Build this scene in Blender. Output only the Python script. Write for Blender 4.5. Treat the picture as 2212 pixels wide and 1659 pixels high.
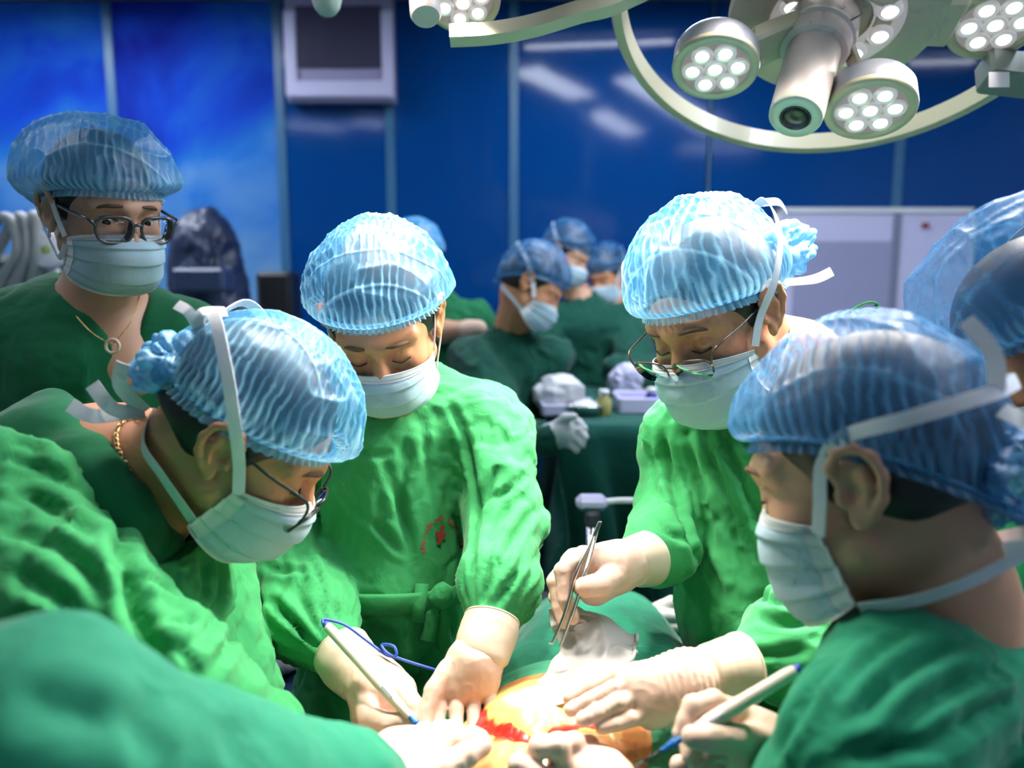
import bpy, math, random
import numpy as np
from mathutils import Vector, Matrix
for o in list(bpy.data.objects): bpy.data.objects.remove(o)
scene = bpy.context.scene
COL = scene.collection
# ------------------------------------------------------------------ camera
FPX, CXP, CYP, CAMH, PITCH = 1700.0, 1106.0, 829.5, 1.55, math.radians(8)
cam_d = bpy.data.cameras.new('camera'); cam = bpy.data.objects.new('camera', cam_d); COL.objects.link(cam)
cam.location = (0, 0, CAMH); cam.rotation_euler = (math.pi/2 - PITCH, 0, 0)
cam_d.sensor_width = 36; cam_d.lens = 36*FPX/2212; cam_d.clip_start = .02
cam_d.dof.use_dof = True; cam_d.dof.focus_distance = 1.12; cam_d.dof.aperture_fstop = 2.2
scene.camera = cam
scene.view_settings.view_transform = 'Standard'; scene.view_settings.look = 'None'
scene.view_settings.gamma = 1; scene.view_settings.use_curve_mapping = False
scene.view_settings.exposure = 0.0
try:
    cy = scene.cycles; cy.use_denoising = True; cy.use_adaptive_sampling = True; cy.adaptive_threshold = .13; cy.adaptive_min_samples = 12
    cy.max_bounces = 5; cy.diffuse_bounces = 3; cy.glossy_bounces = 2; cy.transmission_bounces = 3; cy.transparent_max_bounces = 8
    cy.caustics_reflective = False; cy.caustics_refractive = False; cy.sample_clamp_indirect = 6
except Exception: pass
world = bpy.data.worlds.new('room_ambient'); scene.world = world; world.use_nodes = True
world.node_tree.nodes['Background'].inputs[0].default_value = (.35, .5, .8, 1)
world.node_tree.nodes['Background'].inputs[1].default_value = .15
LAMP_W = 44.0       # watts of each surgical lamp pod spot
CEIL_E = 34.0        # emission of the ceiling light panels

CR = np.array([1., 0, 0]); CU = np.array([0, math.sin(PITCH), math.cos(PITCH)]); CF = np.array([0, math.cos(PITCH), -math.sin(PITCH)])
CO = np.array([0, 0, CAMH])
def W(px, py, d):
    "a point seen at pixel (px, py), d metres in front of the lens plane"
    return CO + CR*((px-CXP)/FPX*d) - CU*((py-CYP)/FPX*d) + CF*d
def WP(l): return [W(*p) for p in l]
def D(x, y, z):
    v = CR*x + CU*y + CF*z
    return v/np.linalg.norm(v)
def unit(v):
    v = np.asarray(v, float); return v/max(1e-9, np.linalg.norm(v))

# ------------------------------------------------------------------ object helpers
WLOC = {}
def place(o, c, parent):
    c = np.asarray(c, float)
    if parent is not None:
        o.parent = parent; o.location = c - WLOC[parent.name]
    else: o.location = c
    WLOC[o.name] = c
def props(o, label=None, cat=None, group=None, kind=None):
    if label: o['label'] = label
    if cat: o['category'] = cat
    if group: o['group'] = group
    if kind: o['kind'] = kind
    return o
def thing(name, label, cat, loc, group=None):
    o = bpy.data.objects.new(name, None); COL.objects.link(o); o.empty_display_size = .1
    place(o, loc, None); return props(o, label, cat, group)
def mesh(name, V, Fc, mat, parent=None, smooth=True, attrs=None, origin=None, sharp=None):
    "V (n,3) world coordinates, Fc list/array of faces"
    V = np.asarray(V, np.float64)
    c = (V.min(0)+V.max(0))/2 if origin is None else np.asarray(origin, float)
    me = bpy.data.meshes.new(name)
    if isinstance(Fc, np.ndarray):
        n, k = Fc.shape
        me.vertices.add(len(V)); me.vertices.foreach_set('co', (V-c).astype(np.float32).ravel())
        me.loops.add(n*k); me.loops.foreach_set('vertex_index', Fc.astype(np.int32).ravel())
        me.polygons.add(n); me.polygons.foreach_set('loop_start', np.arange(0, n*k, k, dtype=np.int32))
        me.update(calc_edges=True)
    else:
        me.from_pydata((V-c).tolist(), [], Fc); me.update()
    if smooth: me.polygons.foreach_set('use_smooth', [True]*len(me.polygons))
    if attrs:
        for an, (typ, data) in attrs.items():
            a = me.attributes.new(an, typ, 'POINT')
            if typ == 'FLOAT': a.data.foreach_set('value', np.asarray(data, np.float32))
            else: a.data.foreach_set('color', np.asarray(data, np.float32).ravel())
    if mat: me.materials.append(mat)
    o = bpy.data.objects.new(name, me); COL.objects.link(o)
    place(o, c, parent)
    if sharp: me.set_sharp_from_angle(angle=math.radians(sharp))
    return o
def merge(parts):
    V = []; Fs = []; n = 0
    for v, f in parts:
        V.append(np.asarray(v, float)); Fs += [[i+n for i in q] for q in f]; n += len(v)
    return np.vstack(V), Fs

# ------------------------------------------------------------------ noise
_R = np.random.RandomState(7)
_L = _R.rand(32, 32, 32).astype(np.float32)
def vn(P, seed=0):
    P = P + seed*7.31
    i = np.floor(P).astype(np.int32); f = (P-i).astype(np.float32); f = f*f*(3-2*f)
    a = i & 31; b = (i+1) & 31
    x0, y0, z0 = a.T; x1, y1, z1 = b.T; fx, fy, fz = f.T
    def l(p, q, t): return p+(q-p)*t
    return l(l(l(_L[x0,y0,z0],_L[x1,y0,z0],fx), l(_L[x0,y1,z0],_L[x1,y1,z0],fx), fy),
             l(l(_L[x0,y0,z1],_L[x1,y0,z1],fx), l(_L[x0,y1,z1],_L[x1,y1,z1],fx), fy), fz)
def ridge(P, seed=0): return 1-np.abs(2*vn(P, seed)-1)
def sstep(a, b, x):
    t = np.clip((x-a)/(b-a), 0, 1); return t*t*(3-2*t)

# ------------------------------------------------------------------ signed distance modelling
def frame(px, py, d, fwd, up, s=1.0):
    f = unit(fwd); u = np.asarray(up, float); u = unit(u - f*np.dot(u, f)); x = np.cross(f, u)
    return (np.stack([x, f, u], 1), W(px, py, d), s)
IDF = (np.eye(3), np.zeros(3), 1.0)
def L2W(fr, p): return fr[1] + fr[2]*(fr[0] @ np.asarray(p, float))
class S:
    "list of rounded solids blended into one skin"
    def __init__(s, fr=IDF): s.p = []; s.f = fr
    def c(s, a, b, ra, rb=None, k=.015, op='u'):
        a = L2W(s.f, a); b = L2W(s.f, b); rb = ra if rb is None else rb
        ra *= s.f[2]; rb *= s.f[2]; r = max(ra, rb)
        lo = np.minimum(a, b)-r; hi = np.maximum(a, b)+r; ba = b-a; L = max(1e-12, ba@ba)
        def fn(X):
            pa = X-a; t = np.clip(pa@ba/L, 0, 1)
            return np.sqrt(((pa-t[..., None]*ba)**2).sum(-1)) - (ra+(rb-ra)*t)
        s.p.append((fn, lo, hi, k*s.f[2], op)); return s
    def path(s, pts, rad, k=.015, op='u'):
        if not hasattr(rad, '__len__'): rad = [rad]*len(pts)
        for i in range(len(pts)-1): s.c(pts[i], pts[i+1], rad[i], rad[i+1], k, op)
        return s
    def e(s, c, r, R=None, k=.015, op='u'):
        cw = L2W(s.f, c); M = s.f[0] if R is None else s.f[0] @ R; r = np.asarray(r, float)*s.f[2]
        ext = np.sqrt(((M*r)**2).sum(1))
        def fn(X):
            q = (X-cw) @ M; k0 = np.sqrt(((q/r)**2).sum(-1)); k1 = np.sqrt(((q/(r*r))**2).sum(-1))+1e-9
            return k0*(k0-1)/k1
        s.p.append((fn, cw-ext, cw+ext, k*s.f[2], op)); return s
    def fn(s, f, lo, hi, k=.005, op='s'):
        s.p.append((f, np.asarray(lo), np.asarray(hi), k, op)); return s
    def build(s, h):
        us = [p for p in s.p if p[4] == 'u']
        pad = 3*h+.004
        lo = np.min([p[1] for p in us], 0)-pad-.01; hi = np.max([p[2] for p in us], 0)+pad+.01
        n = np.ceil((hi-lo)/h).astype(int)+1
        G = np.full(n, 1., np.float32)
        ax = [lo[i]+h*np.arange(n[i]) for i in range(3)]
        for fn, a, b, k, op in s.p:
            q = max(k, pad)+h
            i0 = np.clip(np.floor((a-q-lo)/h).astype(int), 0, n); i1 = np.clip(np.ceil((b+q-lo)/h).astype(int)+1, 0, n)
            if (i1 <= i0).any(): continue
            sl = tuple(slice(i0[i], i1[i]) for i in range(3))
            X = np.stack(np.meshgrid(*[ax[i][sl[i]] for i in range(3)], indexing='ij'), -1)
            d = fn(X).astype(np.float32); g = G[sl]
            if op == 'u':
                hh = np.clip(.5+.5*(g-d)/k, 0, 1); G[sl] = g+(d-g)*hh-k*hh*(1-hh)
            else:
                hh = np.clip(.5-.5*(g+d)/k, 0, 1); G[sl] = g+(-d-g)*hh+k*hh*(1-hh)
        return nets(G, lo, h)
def nets(G, lo, h):
    neg = G < 0; nx, ny, nz = G.shape
    cnt = np.zeros((nx-1, ny-1, nz-1), np.int8)
    for i in (0, 1):
        for j in (0, 1):
            for k in (0, 1): cnt += neg[i:nx-1+i, j:ny-1+j, k:nz-1+k]
    act = (cnt > 0) & (cnt < 8)
    I = np.argwhere(act); idx = np.full(act.shape, -1, np.int32); idx[act] = np.arange(len(I))
    acc = np.zeros((len(I), 3)); w = np.zeros(len(I))
    C = [(i, j, k) for i in (0, 1) for j in (0, 1) for k in (0, 1)]
    for a in C:
        for ax in range(3):
            if a[ax]: continue
            b = list(a); b[ax] = 1
            va = G[I[:,0]+a[0], I[:,1]+a[1], I[:,2]+a[2]]; vb = G[I[:,0]+b[0], I[:,1]+b[1], I[:,2]+b[2]]
            m = (va < 0) != (vb < 0)
            t = np.where(m, va/np.where(m, va-vb, 1), 0)
            p = np.tile(np.array(a, float), (len(I), 1)); p[:, ax] = t
            acc[m] += p[m]; w[m] += 1
    V = lo+h*(I+acc/w[:, None])
    Fs = []
    for ax in range(3):
        o1, o2 = [(1, 2), (2, 0), (0, 1)][ax]
        sl0 = [slice(None)]*3; sl1 = [slice(None)]*3
        sl0[ax] = slice(0, -1); sl1[ax] = slice(1, None)
        for q in (o1, o2): sl0[q] = slice(1, -1); sl1[q] = slice(1, -1)
        A = neg[tuple(sl0)]; B = neg[tuple(sl1)]
        E = np.argwhere(A != B)
        fl = A[E[:,0], E[:,1], E[:,2]]
        E = E.copy()
        for q in (o1, o2): E[:, q] += 1
        def cell(d1, d2):
            c = E.copy(); c[:, o1] -= d1; c[:, o2] -= d2
            return idx[c[:,0], c[:,1], c[:,2]]
        q = np.stack([cell(1, 1), cell(0, 1), cell(0, 0), cell(1, 0)], 1)
        q[~fl] = q[~fl][:, ::-1]
        Fs.append(q)
    return V, np.vstack(Fs)
def normals(V, Fc):
    a, b, c, d = (V[Fc[:, i]] for i in range(4))
    n = np.cross(c-a, d-b); N = np.zeros_like(V)
    for i in range(4):
        for k in range(3): N[:, k] += np.bincount(Fc[:, i], n[:, k], len(V))
    return N/(np.linalg.norm(N, axis=1, keepdims=True)+1e-12)
def relax(V, Fc, it=2, lam=.5):
    e = np.vstack([Fc[:, [0, 1]], Fc[:, [1, 2]], Fc[:, [2, 3]], Fc[:, [3, 0]]])
    deg = np.bincount(e[:, 0], minlength=len(V))+np.bincount(e[:, 1], minlength=len(V))
    for _ in range(it):
        A = np.zeros_like(V)
        for k in range(3):
            A[:, k] = np.bincount(e[:, 0], V[e[:, 1], k], len(V))+np.bincount(e[:, 1], V[e[:, 0], k], len(V))
        V = V+lam*(A/deg[:, None]-V)
    return V
def blob(name, s, h, mat, parent, disp=None, it=2, attrs=None):
    V, Fc = s.build(h); V = relax(V, Fc, it)
    if disp is not None:
        N = normals(V, Fc); V = V+N*disp(V, N)[:, None]
    return mesh(name, V, Fc, mat, parent, attrs=attrs(V) if attrs else None)
def folds(segs, amp=.006, f=16., stretch=3.5, seed=0, extra=None, calm=()):
    "cloth folds running along each limb segment: broad swells, crisp ridges and narrow creases"
    def fn(V, N):
        D_ = []
        for a, b in segs:
            ba = b-a; t = np.clip((V-a)@ba/(ba@ba), 0, 1); D_.append(np.linalg.norm(V-a-t[:, None]*ba, axis=1))
        Wt = np.exp(-(np.array(D_)/.05)**2)+1e-7; Wt /= Wt.sum(0)
        wp = np.stack([vn(V*4, seed), vn(V*4, seed+3), vn(V*4, seed+5)], 1)
        gates = [(sstep(.38, .62, vn(V*6.5, seed+40+q)), sstep(.42, .6, vn(V*7.5, seed+50+q))) for q in range(3)]
        tot = np.zeros(len(V))
        for i, (a, b) in enumerate(segs):
            m = Wt[i] > .03
            if not m.any(): continue
            X = V[m]; u = unit(b-a); rg = np.random.RandomState(seed+i)
            r = ridge((X-np.outer(X@u, u)*(1-1/stretch))*f+.8*wp[m], seed+i)**2*.9
            for q_, (fm, am) in enumerate(((2.1, .62), (2.6, .5), (4.4, .26))):
                u2 = unit(u+.55*rg.randn(3)); Q2 = (X-np.outer(X@u2, u2)*(1-1/(stretch*.9)))*f*fm+.9*wp[m]
                a_ = np.abs(2*vn(Q2, seed+i+9+q_)-1); r = r+am*((1-a_)**3)*gates[q_][0][m]
                a_ = np.abs(2*vn(Q2*1.15+3.3, seed+i+19+q_)-1); r = r-am*.8*np.exp(-(a_/.22)**2)*gates[q_][1][m]
            tot[m] += Wt[i][m]*(r-.45)
        o = 1.35*amp*tot
        o += amp*.16*(ridge(V*34+1.5*wp, seed+20)**3-.3)*gates[0][0]
        for cc, rr in calm: o = o*(.12+.88*sstep(.5, 1.25, np.linalg.norm(V-cc, axis=1)/rr))
        if extra is not None: o = o+extra(V, N)
        return o
    return fn
# ------------------------------------------------------------------ swept shapes
def catmull(P, n=8, closed=False):
    P = np.asarray(P, float); m = len(P); out = []
    rng = range(m if closed else m-1)
    for i in rng:
        g = (lambda j: P[j % m]) if closed else (lambda j: P[min(max(j, 0), m-1)])
        p0, p1, p2, p3 = g(i-1), g(i), g(i+1), g(i+2)
        for t in np.arange(n)/n:
            out.append(.5*(2*p1+(p2-p0)*t+(2*p0-5*p1+4*p2-p3)*t*t+(3*p1-p0-3*p2+p3)*t**3))
    if not closed: out.append(P[-1])
    return np.array(out)
def tube(P, r, sides=10, closed=False, caps=True, flat=None):
    "tube along P; r scalar or per point; flat=(normal, ratio) squashes it"
    P = np.asarray(P, float); n = len(P); r = np.broadcast_to(np.asarray(r, float), (n,))
    T = np.gradient(P, axis=0) if not closed else np.roll(P, -1, 0)-np.roll(P, 1, 0)
    T /= np.linalg.norm(T, axis=1, keepdims=True)+1e-12
    u = np.cross(T[0], [.3, .2, 1]);  u = unit(u) if np.linalg.norm(u) > 1e-3 else unit(np.cross(T[0], [1, 0, 0]))
    V = []
    for i in range(n):
        u = unit(u-T[i]*(u@T[i])); w = np.cross(T[i], u)
        a = np.arange(sides)/sides*2*math.pi
        V.append(P[i]+r[i]*(np.outer(np.cos(a), u)+np.outer(np.sin(a), w)))
    V = np.vstack(V); Fs = []
    for i in range(n if closed else n-1):
        for j in range(sides):
            a = i*sides+j; b = i*sides+(j+1) % sides; c = ((i+1) % n)*sides
            Fs.append([a, b, c+(j+1) % sides, c+j])
    if caps and not closed:
        Fs.append(list(range(sides))[::-1]); Fs.append([(n-1)*sides+j for j in range(sides)])
    return V, Fs
def ribbon(P, wid, nrm, th=.0012, n=None):
    "flat strip along P, its face towards nrm (vector or one per point)"
    P = np.asarray(P, float); T = np.gradient(P, axis=0); T /= np.linalg.norm(T, axis=1, keepdims=True)+1e-12
    N = np.broadcast_to(np.asarray(nrm, float), P.shape).copy()
    N -= T*(N*T).sum(1, keepdims=True); N /= np.linalg.norm(N, axis=1, keepdims=True)+1e-12
    B = np.cross(T, N); wid = np.broadcast_to(np.asarray(wid, float), (len(P),))[:, None]/2
    V = np.stack([P-B*wid+N*th, P+N*(th*1.6), P+B*wid+N*th, P+B*wid-N*th, P-N*th*.2, P-B*wid-N*th], 1).reshape(-1, 3); Fs = []
    for i in range(len(P)-1):
        for j in range(6):
            Fs.append([i*6+j, i*6+(j+1) % 6, (i+1)*6+(j+1) % 6, (i+1)*6+j])
    Fs.append([5, 4, 3, 2, 1, 0]); Fs.append([(len(P)-1)*6+j for j in range(6)])
    return V, Fs
def grid_faces(nu, nv, wrap=False):
    i, j = np.meshgrid(np.arange(nu-1), np.arange(nv if wrap else nv-1), indexing='ij')
    a = i*nv+j; b = i*nv+(j+1) % nv
    return np.stack([a, b, b+nv, a+nv], -1).reshape(-1, 4)
def sheet(ctrl, nu, nv):
    "smooth surface through rows of control points"
    C = np.array(ctrl, float); rows = [catmull(r, max(2, int(nv/(len(r)-1)))) for r in C]
    R = np.array(rows); cols = [catmull(R[:, j], max(2, int(nu/(len(R)-1)))) for j in range(R.shape[1])]
    A = np.array(cols).transpose(1, 0, 2); return A
def lathe(profile, R, t, n=32, cap=True):
    "profile [(radius, height)] around local z of rotation R at t"
    a = np.arange(n)/n*2*math.pi; V = []; Fs = []
    for r, z in profile: V.append(np.stack([r*np.cos(a), r*np.sin(a), np.full(n, z)], 1))
    V = np.vstack(V) @ np.asarray(R).T+np.asarray(t)
    for i in range(len(profile)-1):
        for j in range(n): Fs.append([i*n+j, i*n+(j+1) % n, (i+1)*n+(j+1) % n, (i+1)*n+j])
    if cap: Fs.append(list(range(n))[::-1]); Fs.append([(len(profile)-1)*n+j for j in range(n)])
    return V, Fs
def axis_frame(z, xh=(1, 0, 0)):
    z = unit(z); x = np.asarray(xh, float); x = unit(x-z*(x@z)); return np.stack([x, np.cross(z, x), z], 1)
def box(c, size, R=None, bev=.0):
    s = np.asarray(size, float)/2; b = min(bev, s.min()*.9)
    if b <= 0:
        V = np.array([[x, y, z] for x in (-1, 1) for y in (-1, 1) for z in (-1, 1)], float)*s
        Fs = [[0, 1, 3, 2], [4, 6, 7, 5], [0, 4, 5, 1], [2, 3, 7, 6], [0, 2, 6, 4], [1, 5, 7, 3]]
    else:
        V = []; Fs = []
        for ax in range(3):
            for sg in (-1, 1):
                o1, o2 = (ax+1) % 3, (ax+2) % 3; q = []
                for a, e in ((-1, -1), (1, -1), (1, 1), (-1, 1)):
                    p = np.zeros(3); p[ax] = sg*s[ax]; p[o1] = a*(s[o1]-b); p[o2] = e*(s[o2]-b); q.append(len(V)); V.append(p)
                Fs.append(q if sg > 0 else q[::-1])
        V = np.array(V)
        from mathutils import geometry
        key = {}
        def fi(ax, sg, a1, a2): return (ax*2+(sg > 0))*4+[(-1, -1), (1, -1), (1, 1), (-1, 1)].index((a1, a2))
        for ax in range(3):
            o1, o2 = (ax+1) % 3, (ax+2) % 3
            for s1 in (-1, 1):
                for s2 in (-1, 1):
                    # edge between face o1 (s1) and face o2 (s2), along ax
                    def vid(face, sg, signs):
                        f1, f2 = (face+1) % 3, (face+2) % 3; return fi(face, sg, signs[f1], signs[f2])
                    q = []
                    sa = {ax: -1, o1: s1, o2: s2}; sb = {ax: 1, o1: s1, o2: s2}
                    q = [vid(o1, s1, sa), vid(o1, s1, sb), vid(o2, s2, sb), vid(o2, s2, sa)]
                    Fs.append(q if s1*s2 < 0 else q[::-1])
        for x in (-1, 1):
            for y in (-1, 1):
                for z in (-1, 1):
                    sg = {0: x, 1: y, 2: z}
                    q = [fi(f, sg[f], sg[(f+1) % 3], sg[(f+2) % 3]) for f in range(3)]
                    Fs.append(q if x*y*z > 0 else q[::-1])
    if R is not None: V = V @ np.asarray(R).T
    return V+np.asarray(c, float), Fs
# ------------------------------------------------------------------ materials
def nt(name):
    m = bpy.data.materials.new(name); m.use_nodes = True; n = m.node_tree.nodes; l = m.node_tree.links
    return m, n, l, n['Principled BSDF']
def simple(name, col, rough=.5, metal=0., emit=None, es=0., coat=0., alpha=None, trans=0., sub=0.):
    m, n, l, b = nt(name)
    b.inputs['Base Color'].default_value = (*col, 1); b.inputs['Roughness'].default_value = rough
    b.inputs['Metallic'].default_value = metal; b.inputs['Coat Weight'].default_value = coat
    b.inputs['Transmission Weight'].default_value = trans
    if emit: b.inputs['Emission Color'].default_value = (*emit, 1); b.inputs['Emission Strength'].default_value = es
    return m
def coords(n): return n.new('ShaderNodeTexCoord')
def cloth(name, col, col2, scale=1.0, bump=.40, rough=.82):
    "woven cotton: slight shade variation of the dye, small creases and a fine weave"
    m, n, l, b = nt(name); tc = coords(n)
    no = n.new('ShaderNodeTexNoise'); no.inputs['Scale'].default_value = 9*scale; no.inputs['Detail'].default_value = 6; no.inputs['Distortion'].default_value = .6
    mx = n.new('ShaderNodeMix'); mx.data_type = 'RGBA'; mx.inputs[6].default_value = (*col, 1); mx.inputs[7].default_value = (*col2, 1)
    l.new(tc.outputs['Object'], no.inputs['Vector']); l.new(no.outputs[0], mx.inputs[0]); l.new(mx.outputs[2], b.inputs['Base Color'])
    n2 = n.new('ShaderNodeTexNoise'); n2.inputs['Scale'].default_value = 20*scale; n2.inputs['Detail'].default_value = 4; n2.inputs['Distortion'].default_value = 1.2
    n3 = n.new('ShaderNodeTexNoise'); n3.inputs['Scale'].default_value = 900; n3.inputs['Detail'].default_value = 2
    l.new(tc.outputs['Object'], n2.inputs['Vector']); l.new(tc.outputs['Object'], n3.inputs['Vector'])
    b1 = n.new('ShaderNodeBump'); b1.inputs['Strength'].default_value = bump; b1.inputs['Distance'].default_value = .009
    b2 = n.new('ShaderNodeBump'); b2.inputs['Strength'].default_value = .12; b2.inputs['Distance'].default_value = .0006
    l.new(n2.outputs[0], b1.inputs['Height']); l.new(n3.outputs[0], b2.inputs['Height']); l.new(b1.outputs[0], b2.inputs['Normal']); l.new(b2.outputs[0], b.inputs['Normal'])
    b.inputs['Roughness'].default_value = rough; b.inputs['Sheen Weight'].default_value = .15; b.inputs['Sheen Roughness'].default_value = .4
    b.inputs['Specular IOR Level'].default_value = .2
    return m
def skin_mat(name, col, col2):
    m, n, l, b = nt(name); tc = coords(n)
    no = n.new('ShaderNodeTexNoise'); no.inputs['Scale'].default_value = 14; no.inputs['Detail'].default_value = 5
    mx = n.new('ShaderNodeMix'); mx.data_type = 'RGBA'; mx.inputs[6].default_value = (*col, 1); mx.inputs[7].default_value = (*col2, 1)
    l.new(tc.outputs['Object'], no.inputs['Vector']); l.new(no.outputs[0], mx.inputs[0]); l.new(mx.outputs[2], b.inputs['Base Color'])
    n2 = n.new('ShaderNodeTexNoise'); n2.inputs['Scale'].default_value = 380; n2.inputs['Detail'].default_value = 3
    l.new(tc.outputs['Object'], n2.inputs['Vector'])
    b1 = n.new('ShaderNodeBump'); b1.inputs['Strength'].default_value = .12; b1.inputs['Distance'].default_value = .001
    l.new(n2.outputs[0], b1.inputs['Height']); l.new(b1.outputs[0], b.inputs['Normal'])
    b.inputs['Roughness'].default_value = .48
    return m
def nonwoven(name, col, ridge_col, opac=(.5, .95), transl=.35):
    "thin crimped non-woven sheet: see-through between the pleats, denser on them"
    m, n, l, b = nt(name); n.remove(b); out = n['Material Output']; tc = coords(n)
    at = n.new('ShaderNodeAttribute'); at.attribute_name = 'pleat'
    no = n.new('ShaderNodeTexNoise'); no.inputs['Scale'].default_value = 55; no.inputs['Detail'].default_value = 6; no.inputs['Distortion'].default_value = .8
    fib = n.new('ShaderNodeTexNoise'); fib.inputs['Scale'].default_value = 420; fib.inputs['Detail'].default_value = 3
    l.new(tc.outputs['Object'], no.inputs['Vector']); l.new(tc.outputs['Object'], fib.inputs['Vector'])
    ad = n.new('ShaderNodeMath'); ad.operation = 'MULTIPLY_ADD'; ad.inputs[1].default_value = .45; l.new(no.outputs[0], ad.inputs[0]); l.new(at.outputs['Fac'], ad.inputs[2])
    ad2 = n.new('ShaderNodeMath'); ad2.operation = 'MULTIPLY_ADD'; ad2.inputs[1].default_value = .35; l.new(fib.outputs[0], ad2.inputs[0]); l.new(ad.outputs[0], ad2.inputs[2])
    mr = n.new('ShaderNodeMapRange'); mr.inputs[1].default_value = .28; mr.inputs[2].default_value = 1.25; mr.inputs[3].default_value = opac[0]; mr.inputs[4].default_value = opac[1]
    l.new(ad2.outputs[0], mr.inputs[0])
    mx = n.new('ShaderNodeMix'); mx.data_type = 'RGBA'; mx.inputs[6].default_value = (*col, 1); mx.inputs[7].default_value = (*ridge_col, 1)
    l.new(at.outputs['Fac'], mx.inputs[0])
    df = n.new('ShaderNodeBsdfDiffuse'); tr = n.new('ShaderNodeBsdfTranslucent'); gl = n.new('ShaderNodeBsdfGlossy'); tp = n.new('ShaderNodeBsdfTransparent')
    gl.inputs['Roughness'].default_value = .38
    for q in (df, tr): l.new(mx.outputs[2], q.inputs['Color'])
    bp = n.new('ShaderNodeBump'); bp.inputs['Strength'].default_value = .35; bp.inputs['Distance'].default_value = .002; l.new(no.outputs[0], bp.inputs['Height'])
    for q in (df, tr, gl): l.new(bp.outputs[0], q.inputs['Normal'])
    m1 = n.new('ShaderNodeMixShader'); m1.inputs[0].default_value = transl; l.new(df.outputs[0], m1.inputs[1]); l.new(tr.outputs[0], m1.inputs[2])
    m2 = n.new('ShaderNodeMixShader'); m2.inputs[0].default_value = .07; l.new(m1.outputs[0], m2.inputs[1]); l.new(gl.outputs[0], m2.inputs[2])
    m3 = n.new('ShaderNodeMixShader'); l.new(mr.outputs[0], m3.inputs[0]); l.new(tp.outputs[0], m3.inputs[1]); l.new(m2.outputs[0], m3.inputs[2])
    l.new(m3.outputs[0], out.inputs[0])
    return m
def paper(name, col, transl=.25, fine=300):
    m, n, l, b = nt(name); n.remove(b); out = n['Material Output']; tc = coords(n)
    no = n.new('ShaderNodeTexNoise'); no.inputs['Scale'].default_value = fine; no.inputs['Detail'].default_value = 4; l.new(tc.outputs['Object'], no.inputs['Vector'])
    n2 = n.new('ShaderNodeTexNoise'); n2.inputs['Scale'].default_value = 26; n2.inputs['Detail'].default_value = 4; l.new(tc.outputs['Object'], n2.inputs['Vector'])
    b0 = n.new('ShaderNodeBump'); b0.inputs['Strength'].default_value = .3; b0.inputs['Distance'].default_value = .004; l.new(n2.outputs[0], b0.inputs['Height'])
    bp = n.new('ShaderNodeBump'); bp.inputs['Strength'].default_value = .2; bp.inputs['Distance'].default_value = .001; l.new(no.outputs[0], bp.inputs['Height']); l.new(b0.outputs[0], bp.inputs['Normal'])
    df = n.new('ShaderNodeBsdfDiffuse'); tr = n.new('ShaderNodeBsdfTranslucent')
    for q in (df, tr): q.inputs['Color'].default_value = (*col, 1); l.new(bp.outputs[0], q.inputs['Normal'])
    m1 = n.new('ShaderNodeMixShader'); m1.inputs[0].default_value = transl; l.new(df.outputs[0], m1.inputs[1]); l.new(tr.outputs[0], m1.inputs[2]); l.new(m1.outputs[0], out.inputs[0])
    return m
def latex(name, col):
    m, n, l, b = nt(name); tc = coords(n)
    no = n.new('ShaderNodeTexNoise'); no.inputs['Scale'].default_value = 60; no.inputs['Detail'].default_value = 4; l.new(tc.outputs['Object'], no.inputs['Vector'])
    bp = n.new('ShaderNodeBump'); bp.inputs['Strength'].default_value = .18; bp.inputs['Distance'].default_value = .003; l.new(no.outputs[0], bp.inputs['Height']); l.new(bp.outputs[0], b.inputs['Normal'])
    b.inputs['Base Color'].default_value = (*col, 1); b.inputs['Roughness'].default_value = .5; b.inputs['Specular IOR Level'].default_value = .3
    return m
def glass(name, col=(1, 1, 1), tint=.0):
    m, n, l, b = nt(name); n.remove(b); out = n['Material Output']
    tp = n.new('ShaderNodeBsdfTransparent'); gl = n.new('ShaderNodeBsdfGlossy'); gl.inputs['Roughness'].default_value = .02; tp.inputs['Color'].default_value = (*col, 1)
    fr = n.new('ShaderNodeFresnel'); fr.inputs[0].default_value = 1.25; mx = n.new('ShaderNodeMixShader')
    l.new(fr.outputs[0], mx.inputs[0]); l.new(tp.outputs[0], mx.inputs[1]); l.new(gl.outputs[0], mx.inputs[2]); l.new(mx.outputs[0], out.inputs[0]); return m
M = {}
M['gown'] = cloth('gown_green', (.030, .27, .085), (.055, .35, .120))
M['gown_cool_lit'] = cloth('gown_green_cool_lit', (.010, .20, .105), (.020, .26, .135))  # gown green again, with the cool ambient light put into its colour
M['gown_cool_shaded'] = cloth('gown_green_cool_shaded', (.007, .145, .082), (.014, .19, .105))  # same cloth, darkened in its colour for the shade on the foreground sleeve
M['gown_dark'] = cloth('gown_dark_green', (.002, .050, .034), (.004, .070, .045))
M['scrub'] = cloth('scrub_green', (.004, .105, .040), (.008, .14, .055), bump=.2)
M['drape'] = cloth('drape_green', (.010, .150, .085), (.016, .20, .115))
M['drape_film'] = cloth('drape_film_green', (.045, .27, .15), (.07, .34, .20))
M['drape_dark'] = cloth('drape_dark_green', (.004, .065, .050), (.006, .085, .065))
M['skin'] = skin_mat('skin_tan', (.52, .215, .10), (.60, .27, .14))
M['skin_p'] = skin_mat('skin_light', (.52, .27, .17), (.60, .33, .21))
M['skin_d'] = skin_mat('skin_brown', (.34, .15, .08), (.42, .19, .11))
M['hair'] = simple('hair_black', (.008, .007, .008), .5)
M['brow'] = simple('eyebrow_hair', (.13, .062, .035), .8)
M['lash'] = simple('lash_black', (.02, .012, .01), .6)
M['cap'] = nonwoven('cap_blue', (.045, .29, .58), (.38, .70, .86), (.25, .90))
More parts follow.
